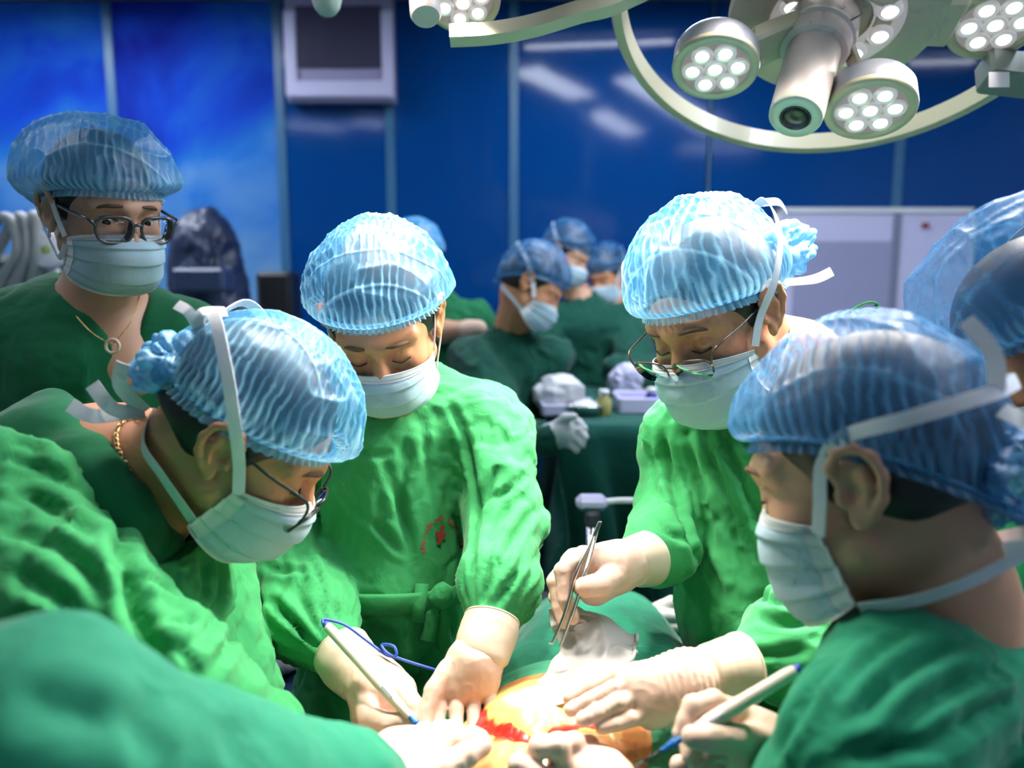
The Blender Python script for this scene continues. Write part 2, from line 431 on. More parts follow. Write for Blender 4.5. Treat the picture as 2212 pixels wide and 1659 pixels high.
M['cap_full'] = nonwoven('cap_blue_fuller', (.05, .32, .62), (.40, .70, .87), (.45, .92))
M['cap_dense'] = nonwoven('cap_blue_dense', (.06, .36, .74), (.34, .68, .92), (.72, 1.0), .4)
M['cap_dark'] = nonwoven('cap_blue_dark', (.03, .17, .42), (.10, .30, .52), (.30, .85))  # darker copy of the cap blue; the near nurse's shade is in its colour
M['mask'] = paper('mask_pale_blue', (.55, .73, .82), .3)
M['mask_w'] = paper('mask_white', (.85, .86, .86), .2)
M['stitch'] = simple('stitch_grey', (.35, .38, .42), .8)
M['strap'] = paper('strap_white', (.84, .85, .90), .15, 500)
M['glove'] = latex('glove_cream', (.74, .51, .40))
M['glove_cuff'] = latex('glove_cuff', (.62, .50, .37))
M['glove_white'] = latex('glove_white', (.62, .62, .66))
M['glove_grey'] = latex('glove_grey', (.42, .41, .40))
M['eye'] = simple('eye_white', (.75, .72, .70), .25); M['iris'] = simple('iris_dark', (.02, .012, .01), .2)
M['black'] = simple('black_plastic', (.012, .012, .014), .35); M['blackcloth'] = simple('black_cotton', (.006, .006, .007), .9)
M['frame_grey'] = simple('spectacle_grey', (.045, .042, .05), .25, coat=.5); M['steel'] = simple('steel', (.72, .70, .67), .22, 1.0)
M['frame_brown'] = simple('spectacle_brown', (.09, .05, .04), .25, .4, coat=.5)
M['lens'] = glass('lens_clear'); M['gold'] = simple('gold', (.85, .55, .25), .25, 1.0)
M['pen'] = simple('pen_ivory', (.80, .70, .58), .45); M['blue'] = simple('blue_plastic', (.02, .17, .55), .35); M['cord'] = simple('cord_blue', (.03, .08, .55), .4)
M['print'] = simple('red_print', (.33, .035, .02), .85)
M['gauze'] = paper('gauze_white', (.58, .55, .53), .2, 700)
# ------------------------------------------------------------------ people
def head_sdf(s, fr, open_eyes=False, detail=True, nz=0.):
    s.f = fr
    s.e((0, -.014, .034), (.077, .098, .088), k=.01)
    s.e((0, .030, -.022), (.064, .060, .086), k=.02)
    s.e((0, -.03, -.03), (.062, .065, .06), k=.02)
    for g in (-1, 1):
        s.c((g*.054, .004, -.055), (g*.018, .070, -.098), .021, .021, k=.022)
        s.e((g*.040, .053, -.030), (.022, .026, .024), k=.018)
    s.c((-.012, .074, -.098), (.012, .074, -.098), .020, k=.015)
    if detail:
        s.c((0, .084, .006), (0, .106-nz, -.038), .0085, .0125, k=.014)
        for g in (-1, 1): s.e((g*.012, .098-nz, -.042), (.009, .011, .009), k=.006)
        for g in (-1, 1):
            s.c((g*.010, .084, .019), (g*.048, .066, .020), .013, .011, k=.016)
            s.e((g*.031, .098, -.002), (.020, .018, .0125), k=.012, op='s')
            s.e((g*.0315, .0715, -.003), (.0150, .0150, .0135), k=.004)
            s.c((g*.020, .080, -.017), (g*.044, .072, -.016), .0055, .004, k=.008)
            if open_eyes: s.e((g*.0315, .092, -.0035), (.0125, .014, .0042), k=.003, op='s')
            else: s.path([(g*.018, .090, -.0075), (g*.032, .0915, -.0105), (g*.046, .083, -.0075)], .0016, k=.002, op='s')
        for z, r in ((-.064, .006), (-.073, .0065)):
            s.c((-.018, .094-nz*.6, z), (.018, .094-nz*.6, z), r, k=.006)
    for g in (-1, 1):
        s.e((g*.081, -.009, .001), (.0055, .019, .028), k=.005)
        s.e((g*.081, -.004, -.029), (.0050, .0085, .0095), k=.006)
        s.path([(g*.086, -.014, .016), (g*.087, -.016, .002), (g*.086, -.011, -.014)], [.0042, .0045, .004], k=.005)
        hx = [(g*.079, .009, .004), (g*.086, .011, .017), (g*.090, .003, .030), (g*.092, -.012, .033), (g*.093, -.025, .024), (g*.092, -.030, .006), (g*.088, -.025, -.012), (g*.084, -.014, -.026)]
        s.path(hx, [.0032, .0042, .0046, .0046, .0046, .0044, .0044, .0050], k=.004)
        s.e((g*.0890, -.002, -.003), (.0095, .0085, .0125), k=.005, op='s')
        s.c((g*.077, .010, -.006), (g*.082, .008, -.012), .0046, k=.004)
    s.f = IDF
def make_body(person, fr, skin, neck, chest=None, open_eyes=False, h=.0026, neck_r=.052, detail=True, nz=0.):
    s = S(); head_sdf(s, fr, open_eyes, detail, nz)
    a = L2W(fr, (0, -.030, -.045)); b = np.asarray(neck); sc = fr[2]
    s.c(a, b, neck_r*sc, neck_r*1.08*sc, k=.03)
    s.c(L2W(fr, (0, .0, -.075)), b, .036*sc, .05*sc, k=.03)
    if chest is not None:
        for (p, q, r1, r2) in chest: s.c(p, q, r1, r2, k=.04)
    return blob('body', s, h, skin, person, it=2)
def make_hair(person, fr, low=-.045, h=.0035):
    s = S(fr)
    s.e((0, -.018, .036), (.0815, .101, .0925), k=.01)
    s.e((0, -.045, -.005), (.073, .068, .062), k=.02)
    for g in (-1, 1): s.c((g*.068, .022, .035), (g*.0690, .014, -.006), .010, .006, k=.012)
    s.e((0, .115, -.035), (.085, .082, .098), k=.012, op='s')
    for g in (-1, 1): s.e((g*.09, -.012, -.008), (.02, .025, .032), k=.006, op='s')
    s.c((-.1, -.09, low-.05), (.1, -.09, low-.05), .052, k=.02, op='s')
    s.c((-.1, .0, low-.075), (.1, .0, low-.075), .052, k=.02, op='s')
    return blob('hair', s, h, M['hair'], person, it=1)
def make_brows(person, fr, lash=True, frown=0.):
    for g in (-1, 1):
        P = catmull([L2W(fr, p) for p in ((g*.015, .0962, .0222-frown), (g*.027, .0950, .0222), (g*.040, .0852, .0200), (g*.052, .071, .0130))], 6)
        n = len(P); r = .0031*fr[2]*np.sin(np.linspace(.35, 3.0, n))**.7
        mesh('eyebrow', *tube(P, r, 8), M['brow'], person)
        if lash:
            P = catmull([L2W(fr, p) for p in ((g*.0185, .0872, -.0085), (g*.032, .0885, -.0118), (g*.0455, .0805, -.0085))], 6)
            mesh('eyelash', *tube(P, .0011*fr[2], 6), M['lash'], person)
def make_eyes(person, fr, look=(0, 0)):
    for g in (-1, 1):
        c = L2W(fr, (g*.0315, .0715, -.003)); R = fr[0]
        prof = [(.0001, -.0128)]+[(.0128*math.cos(a), .0128*math.sin(a)) for a in np.linspace(-1.4, 1.4, 9)]+[(.0001, .0128)]
        e = mesh('eye', *lathe(prof, axis_frame(R[:, 1]), c, 16), M['eye'], person)
        d = unit(R[:, 1]+R[:, 0]*look[0]+R[:, 2]*look[1])
        prof = [(.0001, .0136)]+[(.0062*q, .0136-.0014*q*q) for q in (.4, .8, 1)]
        mesh('iris', *lathe(prof[::-1], axis_frame(d), c, 14), M['iris'], e)
        P = catmull([L2W(fr, p) for p in ((g*.0185, .0865, -.001), (g*.032, .0885, .0025), (g*.0455, .0800, -.0005))], 6)
        mesh('eyelash', *tube(P, .0012*fr[2], 6), M['lash'], person)
def make_cap(person, fr, mat, zf=.052, zs=.028, zb=-.035, r=(.099, .121, .120), c=(0, -.016, .036), pdir=(1, 0, 0), pitch=.0085,
             seed=0, back=0., amp=.0016, crum=.007, nt_=440, nr=96, name='surgical_cap', rows=3.0, sag=(0, 0, 0)):
    th = np.arange(nt_)/nt_*2*math.pi; st, ct = np.sin(th), np.cos(th)
    zr = zf*(1+ct)/2+zb*(1-ct)/2+(zs-(zf+zb)/2)*st**2
    t = np.concatenate([[-.075, -.05, -.025], np.linspace(0, 1, nr)**1.05])
    T, TH = np.meshgrid(t, th, indexing='ij'); ST, CT = np.sin(TH), np.cos(TH); ZR = np.broadcast_to(zr, T.shape)
    wob = vn(np.stack([ST.ravel()*3, CT.ravel()*3, np.full(T.size, seed*1.)], 1), seed).reshape(T.shape)
    frl = np.sin(TH*62+6*wob)
    rim = np.stack([.0845*ST, -.014+.104*CT, ZR], -1)
    f0 = np.arcsin(np.clip((ZR-c[2])/r[2], -.95, .95))-.04
    tt = np.clip(T, 0, 1); ph = f0+(math.pi/2-f0)*tt
    bk = 1+back*np.clip(-CT, 0, 1)*np.cos(np.clip(ph, -1.5, 1.5))
    E = np.stack([c[0]+r[0]*np.cos(ph)*ST, c[1]+r[1]*np.cos(ph)*CT*bk, c[2]+r[2]*np.sin(ph)], -1)
    w = sstep(0, .13, tt)[..., None]; w = w**.7
    P = rim*(1-w)+E*w
    P = P+np.asarray(sag)*np.clip(-CT, 0, 1)[..., None]*(1-tt)[..., None]
    ng = np.clip(-T, 0, 1)[..., None]/.075
    out = np.stack([ST, CT, 0*ST], -1)
    P = P+ng*(out*(.005+.003*frl[..., None])+np.array([0, 0, -.011]))
    Q = P.reshape(-1, 3)
    n = unit(np.array([0, 0, 1])); dirn = (Q-np.array(c))/np.array(r); dirn /= np.linalg.norm(dirn, axis=1, keepdims=True)+1e-9
    pd = unit(pdir); perp = unit(np.cross(pd, [0, 0, 1])) if abs(pd[2]) < .9 else np.array([0, 1., 0])
    warp = .42*(vn(Q*24, seed+3)-.5)+.22*(vn(Q*75, seed+13)-.5)
    q = Q@pd/pitch+warp*2.2+.5*np.sin(np.floor((Q@perp+.02*(vn(Q*9, seed+8)-.5))/.055*rows/3.)*2.4)
    pl = (.5+.5*np.sin(q*2*math.pi))**4.5*(.45+.55*sstep(.3, .65, vn(Q*np.array([40., 40, 30]), seed+14)))
    rowc = (Q@perp+.25*Q[:, 2]+.02*(vn(Q*9, seed+8)-.5))/.055*rows/3.
    line = np.exp(-((rowc-np.round(rowc))/.035)**2)
    body = (sstep(.02, .14, tt.ravel()))
    md = .35+.65*sstep(.3, .6, vn(Q*13, seed+12))
    big = ridge(Q*11, seed+5)**2-.45; cr = ridge(Q*26+1.2*np.stack([vn(Q*12, seed), vn(Q*12, seed+1), vn(Q*12, seed+2)], 1), seed+6)**3
    ga = (.5+.5*np.sin(TH.ravel()*70+8*wob.ravel()))*(1-sstep(.04, .30, tt.ravel()))
    dsp = body*(crum*big+amp*pl*md+.0035*(cr-.3)+.0012*line)+.0030*ga*(T.ravel() >= 0)*sstep(0, .03, tt.ravel())
    Q = Q+dirn*dsp[:, None]
    att = np.clip(body*(.85*pl*md+.40*line+.18*cr)+.65*ga+(T.ravel() < .012)*.55, 0, 1)
    Vw = fr[1]+fr[2]*(Q @ fr[0].T)
    Fc = grid_faces(len(t), nt_, True)
    o = mesh(name, Vw, Fc, mat, person, attrs={'pleat': ('FLOAT', att)})
    # elastic band along the rim
    bp = np.stack([.0858*st, -.014+.1055*ct, zr+.001], 1)[::4]
    mesh('elastic_band', *tube(fr[1]+fr[2]*(bp @ fr[0].T), .0022*fr[2], 6, closed=True), M['cap_dense'], o)
    return o
def make_gather(parent, fr, c, r, axis, seed=0, name='cap_gather', mat=None, nth=120, nph=60):
    "the bunched surplus of a cap behind its tie: a puffed pleated pouch"
    th = np.arange(nth)/nth*2*math.pi; ph = np.linspace(-1.5, 1.5, nph); PH, TH = np.meshgrid(ph, th, indexing='ij')
    R = axis_frame(axis, (0, .2, 1)); U = np.stack([np.cos(PH)*np.cos(TH), np.cos(PH)*np.sin(TH), np.sin(PH)], -1).reshape(-1, 3)
    rr = 1+.55*(vn(U*1.7, seed)-.5)-.24*ridge(U*2.1, seed+2)**3-.10*ridge(U*4.6, seed+4)**3
    Q = U*rr[:, None]*np.asarray(r) @ R.T+np.asarray(c)
    att = np.clip(.2+.9*(ridge(U*4.2, seed+4)**3), 0, 1)
    return mesh(name, fr[1]+fr[2]*(Q @ fr[0].T), grid_faces(nph, nth, True), mat or M['cap_dense'], parent, attrs={'pleat': ('FLOAT', att)})
def make_mask(person, fr, seed=0, wide=1., low=0., side=(.036, .018), zs=(-.037, -.092), band=True, mat='mask', flat=1.):
    nu, nv = 64, 56
    prof = catmull([(.1065, -.019), (.1185, -.036), (.1240, -.055), (.119, -.080+low*.5), (.107, -.105+low), (.082, -.124+low)], 12)
    prof[:, 0] = .06+(prof[:, 0]-.06)*flat
    u = np.linspace(-1, 1, nu); vi = np.linspace(0, len(prof)-1, nv)
    py = np.interp(vi, np.arange(len(prof)), prof[:, 0]); pz = np.interp(vi, np.arange(len(prof)), prof[:, 1])
    v = np.linspace(0, 1, nv); Vv, U = np.meshgrid(v, u, indexing='ij')
    a = np.abs(U)*math.pi/2; ys = side[0]+(side[1]-side[0])*Vv; z1 = zs[0]+(zs[1]-zs[0])*Vv
    xs = .0735*wide-.004*np.sin(Vv*math.pi)
    X = np.sign(U)*xs*np.sin(a)**.92; Y = ys+(py[:, None]-ys)*np.cos(a)**.95; Z = z1+(pz[:, None]-z1)*np.cos(a)**.8
    saw = (Vv*4.0 % 1.)
    off = .0042*saw*sstep(.10, .16, Vv)*(1-sstep(.86, .95, Vv))*(1-.35*np.abs(U))+.0035*(vn(np.stack([X.ravel()*28, Y.ravel()*28, Z.ravel()*28], 1), seed).reshape(X.shape)-.5)
    dr = np.stack([X*.9, (Y+.02)*.8, 0*Z], -1); dr /= np.linalg.norm(dr, axis=-1, keepdims=True)
    P = np.stack([X, Y, Z], -1)+dr*off[..., None]
    outer = P.reshape(-1, 3); inner = (P-dr*.0016).reshape(-1, 3)
    f = grid_faces(nv, nu); n = nu*nv
    edge = []
    loop = [i for i in range(nu)]+[r*nu+nu-1 for r in range(1, nv)]+[(nv-1)*nu+i for i in range(nu-2, -1, -1)]+[r*nu for r in range(nv-2, 0, -1)]
    for i in range(len(loop)):
        p, q = loop[i], loop[(i+1) % len(loop)]; edge.append([q, p, p+n, q+n])
    Fc = np.vstack([f[:, ::-1], f+n, np.array(edge)])
    V = np.vstack([outer, inner]); tw = lambda q: fr[1]+fr[2]*(q @ fr[0].T)
    o = mesh('face_mask', tw(V), Fc, M[mat], person)
    G = P+dr*.0011
    def strip(rows, cols, nm, m, parent):
        A = G[rows][:, cols]; B = A-dr[rows][:, cols]*.0018; r_, c_ = A.shape[:2]; k = r_*c_
        ff = grid_faces(r_, c_)
        lp = [i for i in range(c_)]+[r*c_+c_-1 for r in range(1, r_)]+[(r_-1)*c_+i for i in range(c_-2, -1, -1)]+[r*c_ for r in range(r_-2, 0, -1)]
        ee = np.array([[lp[(i+1) % len(lp)], lp[i], lp[i]+k, lp[(i+1) % len(lp)]+k] for i in range(len(lp))])
        return mesh(nm, tw(np.vstack([A.reshape(-1, 3), B.reshape(-1, 3)])), np.vstack([ff[:, ::-1], ff+k, ee]), m, parent)
    strip(np.arange(0, 7), np.arange(nu), 'nose_band', M['mask_w'], o)
    strip(np.arange(nv-4, nv), np.arange(nu), 'lower_hem', M['mask_w'], o)
    strip(np.arange(nv), np.arange(0, 5), 'side_binding', M['mask_w'], o); strip(np.arange(nv), np.arange(nu-5, nu), 'side_binding', M['mask_w'], o)
    for r_ in (4, 6):
        L = G[r_]+dr[r_]*.0006; pts = []; parts = []
        for i in range(2, nu-3): 
            for q0, q1 in ((.1, .4), (.6, .9)):
                parts.append(tube([tw(L[i]+(L[i+1]-L[i])*q0), tw(L[i]+(L[i+1]-L[i])*q1)], .00035*fr[2], 4))
        st = mesh('stitching', *merge(parts), M['stitch'], o); st['kind'] = 'stuff'
    return o, tw, P
def strap(parent, fr, pts, w=.011, name='strap', mat='strap', outward=None, n=8, twist=None):
    P = catmull(pts, n); nr = (P-np.array([0, -.012, .02]))*np.array([1, .9, .4]) if outward is None else np.broadcast_to(np.asarray(outward, float), P.shape)
    nr = nr/np.linalg.norm(nr, axis=1, keepdims=True)
    tw = lambda q: fr[1]+fr[2]*(q @ fr[0].T)
    return mesh(name, *ribbon(tw(P), w*fr[2], nr @ fr[0].T, .0006), M[mat], parent, sharp=50)
def make_glasses(fr, label, style='full', mat='frame_grey', drop=0., tilt=0., y0=.112, hw=.0265, hh=.0195, tr=.0021, tem=None):
    ce, se = math.cos(tilt), math.sin(tilt)
    def L(p):
        x, y, z = p; dy, dz = y-y0, z; return L2W(fr, (x, y0+dy*ce-dz*se, -.006-drop+dy*se+dz*ce))
    g0 = thing('eyeglasses', label, 'eyeglasses', L((0, y0, 0)))
    for g in (-1, 1):
        pts = []
        for a in np.linspace(0, 2*math.pi, 33)[:-1]:
            ca, sa = math.cos(a), math.sin(a); ex = 2/3.2
            x = hw*abs(ca)**ex*np.sign(ca); z = hh*abs(sa)**ex*np.sign(sa)
            if z < 0: x *= 1-.14*(-z/hh)
            pts.append((g*.0335+x, y0-.10*abs(g*.0335+x)**2/.06-.0, z))
        PW = [L(p) for p in pts]
        if style == 'full': rim = mesh('rim', *tube(PW, tr*fr[2], 8, closed=True), M[mat], g0)
        else: rim = mesh('rim', *tube(PW[-1:]+PW[:18], tr*fr[2], 8), M[mat], g0)
        ln = PW; c = np.mean(ln, 0); nrm = fr[0][:, 1]; th = .0007*fr[2]
        V = np.vstack([np.array(ln)+nrm*th, np.array(ln)-nrm*th, [c+nrm*th*2], [c-nrm*th*0]]); k = len(ln)
        Fs = [[i, (i+1) % k, 2*k] for i in range(k)]+[[k+(i+1) % k, k+i, 2*k+1] for i in range(k)]+[[(i+1) % k, i, k+i, k+(i+1) % k] for i in range(k)]
        mesh('lens', V, Fs, M['lens'], rim)
        hz = .006
        hinge = (g*(.0335+hw), y0-.10*(.0335+hw)**2/.06, hz)
        tp = tem or [(g*.070, y0-.012, hz+.001), (g*.0765, .055, .010), (g*.0805, .0, .014), (g*.083, -.022, .004)]
        tp = [(g*abs(p[0]), p[1], p[2]) for p in tp]
        mesh('temple', *tube(catmull([L(hinge)]+[L2W(fr, (p[0], p[1], p[2]-.004)) for p in tp], 6), (tr*1.05)*fr[2], 8), M[mat], g0)
        mesh('hinge', *box(L((hinge[0], hinge[1]-.001, hz)), (.004, .004, .0065), fr[0], .0008), M['steel' if style != 'full' else mat], g0)
        mesh('nose_pad', *tube(catmull([L((g*.0085, y0-.004, -.002)), L((g*.0095, y0-.009, -.007)), L((g*.011, y0-.010, -.012))], 4), .0013*fr[2], 6), M['lens'], g0)
    mesh('bridge', *tube(catmull([L((-.0335+hw*.95, y0, .006)), L((0, y0+.002, .009)), L((.0335-hw*.95, y0, .006))], 6), tr*fr[2], 8), M[mat], g0)
    return g0
def chain(name, label, pts, mat, link=.0035, pendant=None):
    P = catmull(pts, 10); seg = np.linalg.norm(np.diff(P, axis=0), axis=1); cum = np.concatenate([[0], np.cumsum(seg)])
    n = max(4, int(cum[-1]/(link*1.5))); t = thing(name, label, 'necklace', P[len(P)//2]); parts = []
    q = np.array([np.interp(np.linspace(0, cum[-1], n), cum, P[:, k]) for k in range(3)]).T
    for i in range(n-1):
        a, b = q[i], q[i+1]; m = (a+b)/2; T = unit(b-a); s = unit(np.cross(T, [0, 0, 1] if i % 2 else [.6, -.8, 0])); lp = []
        for w in np.linspace(0, 2*math.pi, 9)[:-1]: lp.append(m+T*math.cos(w)*link+s*math.sin(w)*link*.55)
        parts.append(tube(lp, link*.26, 5, closed=True))
    o = mesh('links', *merge(parts), mat, t); o['kind'] = 'stuff'
    return t
def cuff_calm(*ends): return [(np.asarray(e), .09) for e in ends]
def glove(person, name, fingers, palm, mat='glove', h=.0017, cuff=None, cuff_mat='glove_cuff', disp=None, kf=.0026, fr=None, extra=None):
    "fingers: lists of (px,py,d[,r]); palm: list of (a,b,ra,rb) in pixel+depth"
    s = S()
    for a, b, ra, rb in palm: s.c(W(*a), W(*b), ra, rb, k=.014)
    for f in fingers:
        P = [W(*p[:3]) for p in f]; R = [p[3] if len(p) > 3 else q for p, q in zip(f, (.0102, .0092, .0086, .0077, .0072))]
        for i in range(len(P)-1): s.c(P[i], P[i+1], R[i], R[i+1], k=kf if i else kf*1.6)
    if extra: extra(s)
    def dd(V, N):
        o = .0006*(ridge(V*90, 3)**2-.4)+.0007*(ridge(V*45, 8)**3-.3)
        return o+(disp(V, N) if disp else 0)
    o = blob(name, s, h, M[mat], person, dd, it=2)
    if cuff is not None:
        P = catmull([W(*c[:3]) for c in cuff], 10); r = np.interp(np.linspace(0, len(cuff)-1, len(P)), np.arange(len(cuff)), [c[3] for c in cuff[:-1]]+[cuff[-1][3]*.74])
        n = len(P); tu, fs = tube(P, r, 40, caps=False)
        tu = tu.reshape(n, 40, 3); ring = np.arange(n)
        cen = P[:, None, :]; wr = .0050*(vn((tu*np.array([30, 30, 42])).reshape(-1, 3), 5).reshape(n, 40, 1)-.5)
        tu = tu+(tu-cen)/np.linalg.norm(tu-cen, axis=2, keepdims=True)*wr
        cf = mesh('glove_cuff', tu.reshape(-1, 3), [f[::-1] for f in fs]+[], M[cuff_mat], o)
        sm = cf.modifiers.new('thickness', 'SOLIDIFY'); sm.thickness = .0012; sm.offset = 0
        mesh('cuff_bead', *tube(tu[0], .0016, 6, closed=True), M[cuff_mat], cf)
    return o
def quick_hand(pr, name, wrist, dirn, back, mat, h=.004, s=1.):
    "a relaxed, slightly curled hand"
    y = unit(dirn); z = np.asarray(back, float); z = unit(z-y*(z@y)); x = np.cross(y, z)
    q = S((np.stack([x, y, z], 1), np.asarray(wrist, float), s))
    q.c((0, -.03, 0), (0, .02, 0), .027, .029, k=.015)
    for i, (fx, L) in enumerate(((-.030, .066), (-.010, .078), (.010, .074), (.028, .058))):
        q.c((fx*.4, .01, 0), (fx, .082, 0), .022, .013, k=.014)
        q.path([(fx, .082, 0), (fx*1.05, .082+L*.5, -.008), (fx*1.08, .082+L*.82, -.024), (fx*1.05, .082+L*.95, -.042)], [.0105, .0095, .0088, .0075], k=.003)
    q.path([(-.022, .02, -.004), (-.048, .055, -.014), (-.055, .085, -.024), (-.050, .108, -.032)], [.017, .013, .0105, .009], k=.006)
    return blob(name, q, h, M[mat], pr, it=2)
def creases(o, lines):
    "press sewn and pulled creases into a finished garment"
    bv = bvh_of(o); c = WLOC[o.name]; me = o.data; n = len(me.vertices)
    V = np.empty(n*3, np.float32); me.vertices.foreach_get('co', V); V = V.reshape(-1, 3).astype(float)+c
    Nn = np.empty(n*3, np.float32); me.vertices.foreach_get('normal', Nn); Nn = Nn.reshape(-1, 3)
    out = np.zeros(n)
    for pts, dep, wid in lines:
        P = []
        for x, y in catmull([(a, b) for a, b in pts], 6):
            hcast = cast(bv, x, y)
            if hcast is not None: P.append(hcast[0])
        if len(P) < 3: continue
        P = np.array(P)
        for _ in range(3): P[1:-1] = .5*P[1:-1]+.25*(P[:-2]+P[2:])
        P = catmull(P, 5); L = np.linspace(0, math.pi, len(P)); fade = np.sin(L)**.6
        lo, hi = P.min(0)-4*wid, P.max(0)+4*wid; m = ((V > lo) & (V < hi)).all(1)
        if not m.any(): continue
        dd = np.linalg.norm(V[m][:, None]-P[None], axis=2); k = dd.argmin(1); d = dd[np.arange(len(k)), k]; fd = fade[k]
        out[m] += fd*(-dep*np.exp(-(d/wid)**2)+.45*dep*np.exp(-((d-2.1*wid)/(1.1*wid))**2))
    V = V+Nn*out[:, None]; me.vertices.foreach_set('co', (V-c).astype(np.float32).ravel()); me.update()
def person(label, foot, group=None): return thing('person', label, 'person', foot, group)
def text_on(parent, s, size, pos, R, mat, ext=.0003):
    cu = bpy.data.curves.new('letter', 'FONT'); cu.body = s; cu.size = size; cu.align_x = 'CENTER'; cu.align_y = 'CENTER'; cu.extrude = ext; cu.offset = size*.03
    ob = bpy.data.objects.new('letter', cu); COL.objects.link(ob)
    me = bpy.data.meshes.new_from_object(ob.evaluated_get(bpy.context.evaluated_depsgraph_get()))
    bpy.data.objects.remove(ob)
    V = np.array([v.co[:] for v in me.vertices]); Fs = [list(p.vertices) for p in me.polygons]; bpy.data.meshes.remove(me)
    return V, Fs
# ------------------------------------------------------------------ room
WALLY, CEIL = 4.45, 3.0
def hit_y(px, py, y):
    r = W(px, py, 1)-CO; return CO+r*(y/r[1])
def struct(name, V, Fs, mat, parent=None, **k):
    o = mesh(name, V, Fs, mat, parent, smooth=False, **k)
    if parent is None: o['kind'] = 'structure'
    return o
def glossy_panel(name, col, col2, rough=.09):
    m, n, l, b = nt(name); tc = coords(n)
    no = n.new('ShaderNodeTexNoise'); no.inputs['Scale'].default_value = 1.2; no.inputs['Detail'].default_value = 3; l.new(tc.outputs['Object'], no.inputs['Vector'])
    mx = n.new('ShaderNodeMix'); mx.data_type = 'RGBA'; mx.inputs[6].default_value = (*col, 1); mx.inputs[7].default_value = (*col2, 1)
    l.new(no.outputs[0], mx.inputs[0]); l.new(mx.outputs[2], b.inputs['Base Color']); b.inputs['Roughness'].default_value = rough; b.inputs['Specular IOR Level'].default_value = .2
    return m
def mural_mat():
    m, n, l, b = nt('mural_print_sky'); tc = coords(n)
    no = n.new('ShaderNodeTexNoise'); no.inputs['Scale'].default_value = 1.5; no.inputs['Detail'].default_value = 5; no.inputs['Distortion'].default_value = .5
    mp = n.new('ShaderNodeMapping'); mp.inputs['Scale'].default_value = (1, 1, .7); mp.inputs['Location'].default_value = (.35, 0, .5)
    l.new(tc.outputs['Object'], mp.inputs[0]); l.new(mp.outputs[0], no.inputs['Vector'])
    sx = n.new('ShaderNodeSeparateXYZ'); l.new(tc.outputs['Object'], sx.inputs[0])
    gr = n.new('ShaderNodeMapRange'); gr.inputs[1].default_value = -.9; gr.inputs[2].default_value = .75; gr.inputs[3].default_value = -.14; gr.inputs[4].default_value = .20; l.new(sx.outputs[0], gr.inputs[0])
    zz = n.new('ShaderNodeMapRange'); zz.inputs[1].default_value = .2; zz.inputs[2].default_value = 1.3; zz.inputs[3].default_value = .08; zz.inputs[4].default_value = -.20; l.new(sx.outputs[2], zz.inputs[0])
    a1 = n.new('ShaderNodeMath'); a1.operation = 'ADD'; l.new(no.outputs[0], a1.inputs[0]); l.new(gr.outputs[0], a1.inputs[1])
    a2 = n.new('ShaderNodeMath'); a2.operation = 'ADD'; l.new(a1.outputs[0], a2.inputs[0]); l.new(zz.outputs[0], a2.inputs[1])
    rp = n.new('ShaderNodeValToRGB'); e = rp.color_ramp.elements
    e[0].position = .30; e[0].color = (.0005, .008, .22, 1); e[1].position = .72; e[1].color = (.15, .30, .48, 1)
    q = e.new(.42); q.color = (.001, .045, .42, 1); q = e.new(.54); q.color = (.012, .13, .44, 1)
    l.new(a2.outputs[0], rp.inputs[0]); l.new(rp.outputs[0], b.inputs['Base Color']); b.inputs['Roughness'].default_value = .75; b.inputs['Specular IOR Level'].default_value = .15
    return m
M['panel'] = glossy_panel('panel_navy', (.001, .036, .175), (.002, .050, .215)); M['seam'] = simple('seam_blue_grey', (.03, .12, .24), .35)
M['mural'] = mural_mat(); M['plaster'] = simple('plaster_white', (.55, .60, .66), .7); M['floor'] = simple('vinyl_blue_green', (.10, .20, .22), .35)
M['ceil'] = simple('ceiling_grey', (.16, .18, .22), .8); M['lightpanel'] = simple('light_panel', (.9, .9, .9), .5, emit=(.80, .88, 1.0), es=CEIL_E)
M['lilac'] = simple('lilac_white', (.50, .48, .68), .3); M['lilac_d'] = simple('lilac_grey', (.28, .26, .40), .25); M['dgrey'] = simple('dark_grey', (.03, .035, .045), .5)
M['offwhite'] = simple('off_white', (.62, .63, .66), .5); M['navy'] = simple('navy_vinyl', (.006, .018, .06), .45)
X0, X1, Y0 = -3.6, 3.6, -2.6
struct('floor', *box(((X0+X1)/2, (Y0+WALLY)/2, -.02), (X1-X0, WALLY-Y0+.2, .04)), M['floor'])
struct('ceiling', *box(((X0+X1)/2, (Y0+WALLY)/2, CEIL+.02), (X1-X0, WALLY-Y0+.2, .04)), M['ceil'])
struct('wall_left', *box((X0-.03, (Y0+WALLY)/2, CEIL/2), (.06, WALLY-Y0+.2, CEIL)), M['plaster'])
struct('wall_right', *box((X1+.03, (Y0+WALLY)/2, CEIL/2), (.06, WALLY-Y0+.2, CEIL)), M['plaster'])
struct('wall_front', *box(((X0+X1)/2, Y0-.03, CEIL/2), (X1-X0, .06, CEIL)), M['plaster'])
wb = struct('wall_back', *box(((X0+X1)/2, WALLY+.09, CEIL/2), (X1-X0+.1, .06, CEIL)), M['dgrey'])
xs = [X0]+[hit_y(p, 400, WALLY)[0] for p in (255, 612, 845, 1110, 1530, 1938)]+[hit_y(2300, 400, WALLY)[0], X1]
for i in range(len(xs)-1):
    a, b = xs[i]+.012, xs[i+1]-.012; mu = i < 2
    struct('panel', *box(((a+b)/2, WALLY+.03, CEIL/2), (b-a, .06, CEIL-.02), bev=.004), M['mural'] if mu else M['panel'], wb)
    if i: struct('seam_strip', *box((xs[i], WALLY+.006, CEIL/2), (.05 if i != 5 else .012, .03, CEIL-.02), bev=.003), M['seam'], wb)
